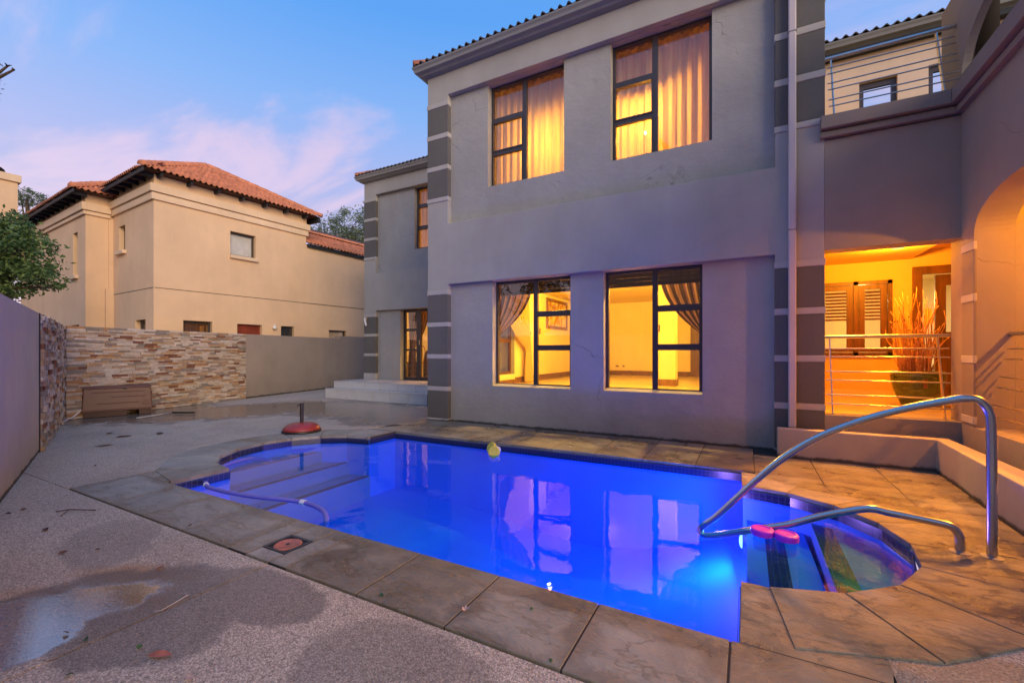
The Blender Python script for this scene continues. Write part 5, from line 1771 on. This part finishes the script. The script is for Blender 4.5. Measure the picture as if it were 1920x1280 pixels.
# rafter feet and fascia under the eaves
for k in range(7):
    x_ = .05 + k * .68
    nb(MB().box(x_, x_ + .055, -.29, .0, EZ - .105, EZ - .012), 'rafter', 'dark_timber', nroof)
nb(MB().box(xB - .10, xB - .01, -.33, .5, EZ - .16, EZ - .012), 'rafter', 'dark_timber', nroof)
for k in range(6):
    y_ = .0 + k * .48
    nb(MB().box(-.29, .0, y_, y_ + .055, EZ - .105, EZ - .012), 'rafter', 'dark_timber', nroof)
for k in range(13):
    y_ = 2.75 + k * .52
    nb(MB().box(-.593 - .31, -.593, y_, y_ + .055, bz - .105, bz - .012), 'rafter', 'dark_timber', broof)
nb(MB().box(-.345, -.315, -.345, 2.5, EZ - .10, EZ - .011), 'fascia', 'dark_timber', nroof)
nb(MB().box(-.593 - .345, -.593 - .315, 2.55, 10, bz - .10, bz - .011), 'fascia', 'dark_timber', broof)
nb(MB().box(.0, 4.3, -.02, -.001, 5.60, EZ - .02), 'wall_plate', 'dark_timber' if False else 'ochre_plaster')
# lower roof at the far right
lz = 4.93
lmb = MB()
lmb.poly([(4.32, -.12, lz), (9.6, -.12, lz), (9.6, 2.6, lz + 2.72 * .5), (4.32, 2.6, lz + 2.72 * .5)])
lmb.poly([(4.32, -.12, lz - .005), (4.32, 2.6, lz - .005), (9.6, 2.6, lz - .005), (9.6, -.12, lz - .005)])
lroof = nb(lmb, 'roof', 'roof_under')
lay_tiles(lroof, W3((4.33, -.16, lz - .01)), xa_w, MN.to_3x3() @ Vector((0, 1, .5)).normalized(), 3.6, 6, .30, right=lambda d: 3.6)
lay_caps(lroof, W3((4.75, 1.35, lz + .80)), W3((7.9, 1.35, lz + .80)))
nb(MB().box(4.32, 9.5, -.08, -.02, lz - .10, lz - .012), 'fascia', 'dark_timber', lroof)
# chimney of the house further left
chm = MB().box(-2.6, -.72, 9.7, 10.6, 4.5, 7.36)
cho = nb(chm, 'chimney', 'ochre_plaster')
nb(MB().box(-2.68, -.64, 9.62, 10.68, 7.36, 7.62), 'chimney_cornice', 'trim_plaster', cho, bevel=.01)
ccp = MB()
for k in range(10):
    a0, a1 = PI * k / 10, PI * (k + 1) / 10
    ccp.poly([(-1.55 + .55 * math.cos(a0), 9.8, 7.68 + .22 * math.sin(a0)), (-1.55 + .55 * math.cos(a1), 9.8, 7.68 + .22 * math.sin(a1)), (-1.55 + .55 * math.cos(a1), 10.4, 7.68 + .22 * math.sin(a1)), (-1.55 + .55 * math.cos(a0), 10.4, 7.68 + .22 * math.sin(a0))])
nb(ccp, 'chimney_cowl', 'dark_timber', cho)
nb(MB().box(-1.95, -1.15, 9.9, 10.3, 7.62, 7.70), 'cowl_foot', 'dark_timber', cho)

# ------------------------------------------------------------------ trees
def tree(name, label, cat, base, trunk, blobs, nleaf, lsize, lmat, seed, limbs=True, group=None, aspect=2.2):
    rnd = random.Random(seed)
    t_ = thing(name, label, cat, base, group)
    tp = smoothpath(trunk, 5)
    r0 = trunk_r = .02 * (Vector(trunk[-1]) - Vector(trunk[0])).length + .03
    mb = MB().tube(tp, [r0 * (1 - .7 * i / (len(tp) - 1)) for i in range(len(tp))], 8)
    top = Vector(trunk[-1])
    for (c_, r_) in blobs:
        c_ = Vector(c_)
        st = tp[rnd.randrange(len(tp) // 2, len(tp))]
        mid = (st + c_) / 2 + Vector((rnd.uniform(-.2, .2), rnd.uniform(-.2, .2), rnd.uniform(0, .3))) * r_[0]
        mb.tube(smoothpath([st, mid, c_], 3), [r0 * .4, r0 * .36, r0 * .3, r0 * .26, r0 * .2, r0 * .15, r0 * .1], 5)
        for k in range(5):
            e = c_ + Vector((rnd.uniform(-1, 1) * r_[0], rnd.uniform(-1, 1) * r_[1], rnd.uniform(-.8, 1) * r_[2]))
            mb.tube([c_, (c_ + e) / 2 + Vector((0, 0, .1 * r_[2])), e], [r0 * .12, r0 * .08, r0 * .03], 4)
    mb.build('trunk', 'bark', t_, smooth=True, raw=True)
    lb = MB()
    tot = sum(r_[0] * r_[1] * r_[2] for _, r_ in blobs)
    for (c_, r_) in blobs:
        c_ = Vector(c_)
        n_ = int(nleaf * r_[0] * r_[1] * r_[2] / tot)
        ncl = max(6, n_ // 26)
        cl = []
        for _ in range(ncl):
            while True:
                q = Vector((rnd.uniform(-1, 1), rnd.uniform(-1, 1), rnd.uniform(-1, 1)))
                if .15 < q.length < 1:
                    break
            q = q.normalized() * (q.length ** .45)
            cl.append(Vector((c_.x + q.x * r_[0], c_.y + q.y * r_[1], c_.z + q.z * r_[2])))
        for k in range(n_):
            g = cl[k % ncl]
            s_ = .16 * min(r_)
            p_ = g + Vector((rnd.gauss(0, s_), rnd.gauss(0, s_), rnd.gauss(0, s_ * .8)))
            d1 = Vector((rnd.uniform(-1, 1), rnd.uniform(-1, 1), rnd.uniform(-.9, .5))).normalized()
            d2 = d1.cross(Vector((rnd.uniform(-1, 1), rnd.uniform(-1, 1), rnd.uniform(-1, 1)))).normalized()
            l_ = lsize * rnd.uniform(.6, 1.3)
            w_ = l_ / aspect
            b_ = len(lb.v)
            lb.v += [tuple(p_), tuple(p_ + d1 * l_ * .5 + d2 * w_ * .5), tuple(p_ + d1 * l_), tuple(p_ + d1 * l_ * .5 - d2 * w_ * .5)]
            lb.f.append((b_, b_ + 1, b_ + 2, b_ + 3))
    o_ = lb.build('crown', lmat, t_, raw=True)
    return t_
def dp_(px, py, dep):
    X = (px - 960) / 818 * dep
    return Vector((math.cos(YAW) * X - math.sin(YAW) * dep, math.sin(YAW) * X + math.cos(YAW) * dep, 1.2 - (py - 660) / 818 * dep))
D0 = 8.2
bq = dp_(10, 560, D0)
tree('garden_tree', 'leafy green tree leaning over the left garden wall', 'tree', (bq.x - .4, bq.y, 0), [(bq.x - .4, bq.y, -.05), (bq.x - .35, bq.y, 1.2), (bq.x - .2, bq.y + .1, 2.2), (bq.x - .1, bq.y, 3.0)],
     [(dp_(-20, 470, D0), (.65, .7, .7)), (dp_(45, 475, D0), (.40, .5, .50)), (dp_(15, 520, D0), (.55, .5, .36)), (dp_(80, 520, D0), (.30, .32, .26)), (dp_(-5, 415, D0), (.40, .4, .28)), (dp_(100, 540, D0 + .1), (.17, .2, .14)), (dp_(-70, 500, D0), (.7, .7, .8))],
     16000, .085, 'leaves_garden', 21)
D1 = 26
tree('background_tree', 'feathery grey green tree far behind the neighbouring roof', 'tree', tuple(dp_(655, 690, D1))[:2] + (0,), [tuple(dp_(655, 698, D1))[:2] + (0,), tuple(dp_(655, 600, D1)), tuple(dp_(650, 500, D1)), tuple(dp_(650, 450, D1))],
     [(dp_(660, 425, D1), (1.2, 1.3, 1.0)), (dp_(625, 435, D1), (1.1, 1.1, .7)), (dp_(595, 440, D1), (.8, .9, .5)), (dp_(688, 425, D1), (.9, .9, 1.1)), (dp_(680, 452, D1), (1.2, 1, .8)), (dp_(640, 460, D1), (1.4, 1.1, .6))],
     9000, .17, 'leaves_far', 22, aspect=3.2)
D2 = 24
tree('background_tree', 'small feathery tree peeping out behind the chimney at the far left', 'tree', tuple(dp_(52, 690, D2))[:2] + (0,), [tuple(dp_(52, 698, D2))[:2] + (0,), tuple(dp_(50, 560, D2)), tuple(dp_(52, 420, D2)), tuple(dp_(52, 385, D2))],
     [(dp_(55, 368, D2), (.6, .6, .42)), (dp_(40, 375, D2), (.5, .5, .4))], 1500, .16, 'leaves_far', 23, aspect=4)
D3 = 7.0
e_ = dp_(22, 128, D3)
r3 = dp_(-160, 640, D3)
tg3 = tree('overhanging_tree', 'tip of a dark leafy branch entering at the upper left edge', 'tree', (r3.x, r3.y, 0), [(r3.x, r3.y, -.05), tuple(r3 + Vector((0, 0, 2))), tuple(dp_(-150, 250, D3)), tuple(dp_(-110, 120, D3))],
           [(dp_(-60, 95, D3), (.28, .3, .25)), (dp_(-15, 112, D3), (.13, .12, .09)), (dp_(14, 124, D3), (.07, .06, .035)), (dp_(26, 131, D3), (.03, .03, .015)), (dp_(-140, 120, D3), (.7, .7, .6))], 2500, .055, 'leaves_dark', 24, aspect=4)

# ------------------------------------------------------------------ behind the camera: what the panes mirror
gw = thing('garden_wall', 'plastered garden wall behind the viewer, mirrored low in the window panes', 'wall', (-2, -4.2, 0))
MB().box(-12, 6, -4.4, -4.2, -.05, 1.9).build('plaster', 'boundary_plaster', gw)
oh = thing('opposite_house', 'gabled ochre house behind the viewer, mirrored in the upstairs panes', 'house', (-3.2, -9, 0))
ow = MB()
ow.poly([(-6.6, -8, -.05), (-.2, -8, -.05), (-.2, -8, 7.0), (-3.4, -8, 10.6), (-6.6, -8, 7.0)])
ow.box(-6.6, -.2, -14, -8.01, -.05, 7.0)
ow.build('wall', 'ochre_plaster', oh)
orf = MB()
for sx in (-1, 1):
    x0_, x1_ = -3.4, -3.4 + sx * 3.7
    orf.poly([(x0_, -7.6, 10.75), (x1_, -7.6, 6.6), (x1_, -14.4, 6.6), (x0_, -14.4, 10.75)])
    orf.poly([(x0_, -7.6, 10.60), (x1_, -7.6, 6.45), (x1_, -14.4, 6.45), (x0_, -14.4, 10.60)])
    orf.poly([(x0_, -7.6, 10.75), (x1_, -7.6, 6.6), (x1_, -7.6, 6.45), (x0_, -7.6, 10.60)])
orf.build('roof', 'terracotta', oh, raw=True)
for k, (x_, y_, h_, lab) in enumerate(((-9.0, -7.0, 8.5, 'tall leafy tree behind the viewer left of the mirrored gable'), (2.2, -7.5, 9.0, 'tall leafy tree behind the viewer right of the mirrored gable'), (-11.5, -2.0, 6.5, 'leafy tree over the wall behind the viewer on the left'))):
    tree('garden_tree', lab, 'tree', (x_, y_, 0), [(x_, y_, -.05), (x_ + .1, y_, h_ * .4), (x_, y_ + .1, h_ * .75)],
         [((x_, y_, h_ * .75), (1.6, 1.6, h_ * .22)), ((x_ - 1.1, y_ + .3, h_ * .6), (1.2, 1.2, h_ * .16)), ((x_ + 1.0, y_, h_ * .58), (1.2, 1.2, h_ * .18)), ((x_, y_, h_ * .42), (1.4, 1.4, h_ * .14))], 5000, .22, 'leaves_garden', 40 + k, group='trees behind the viewer')
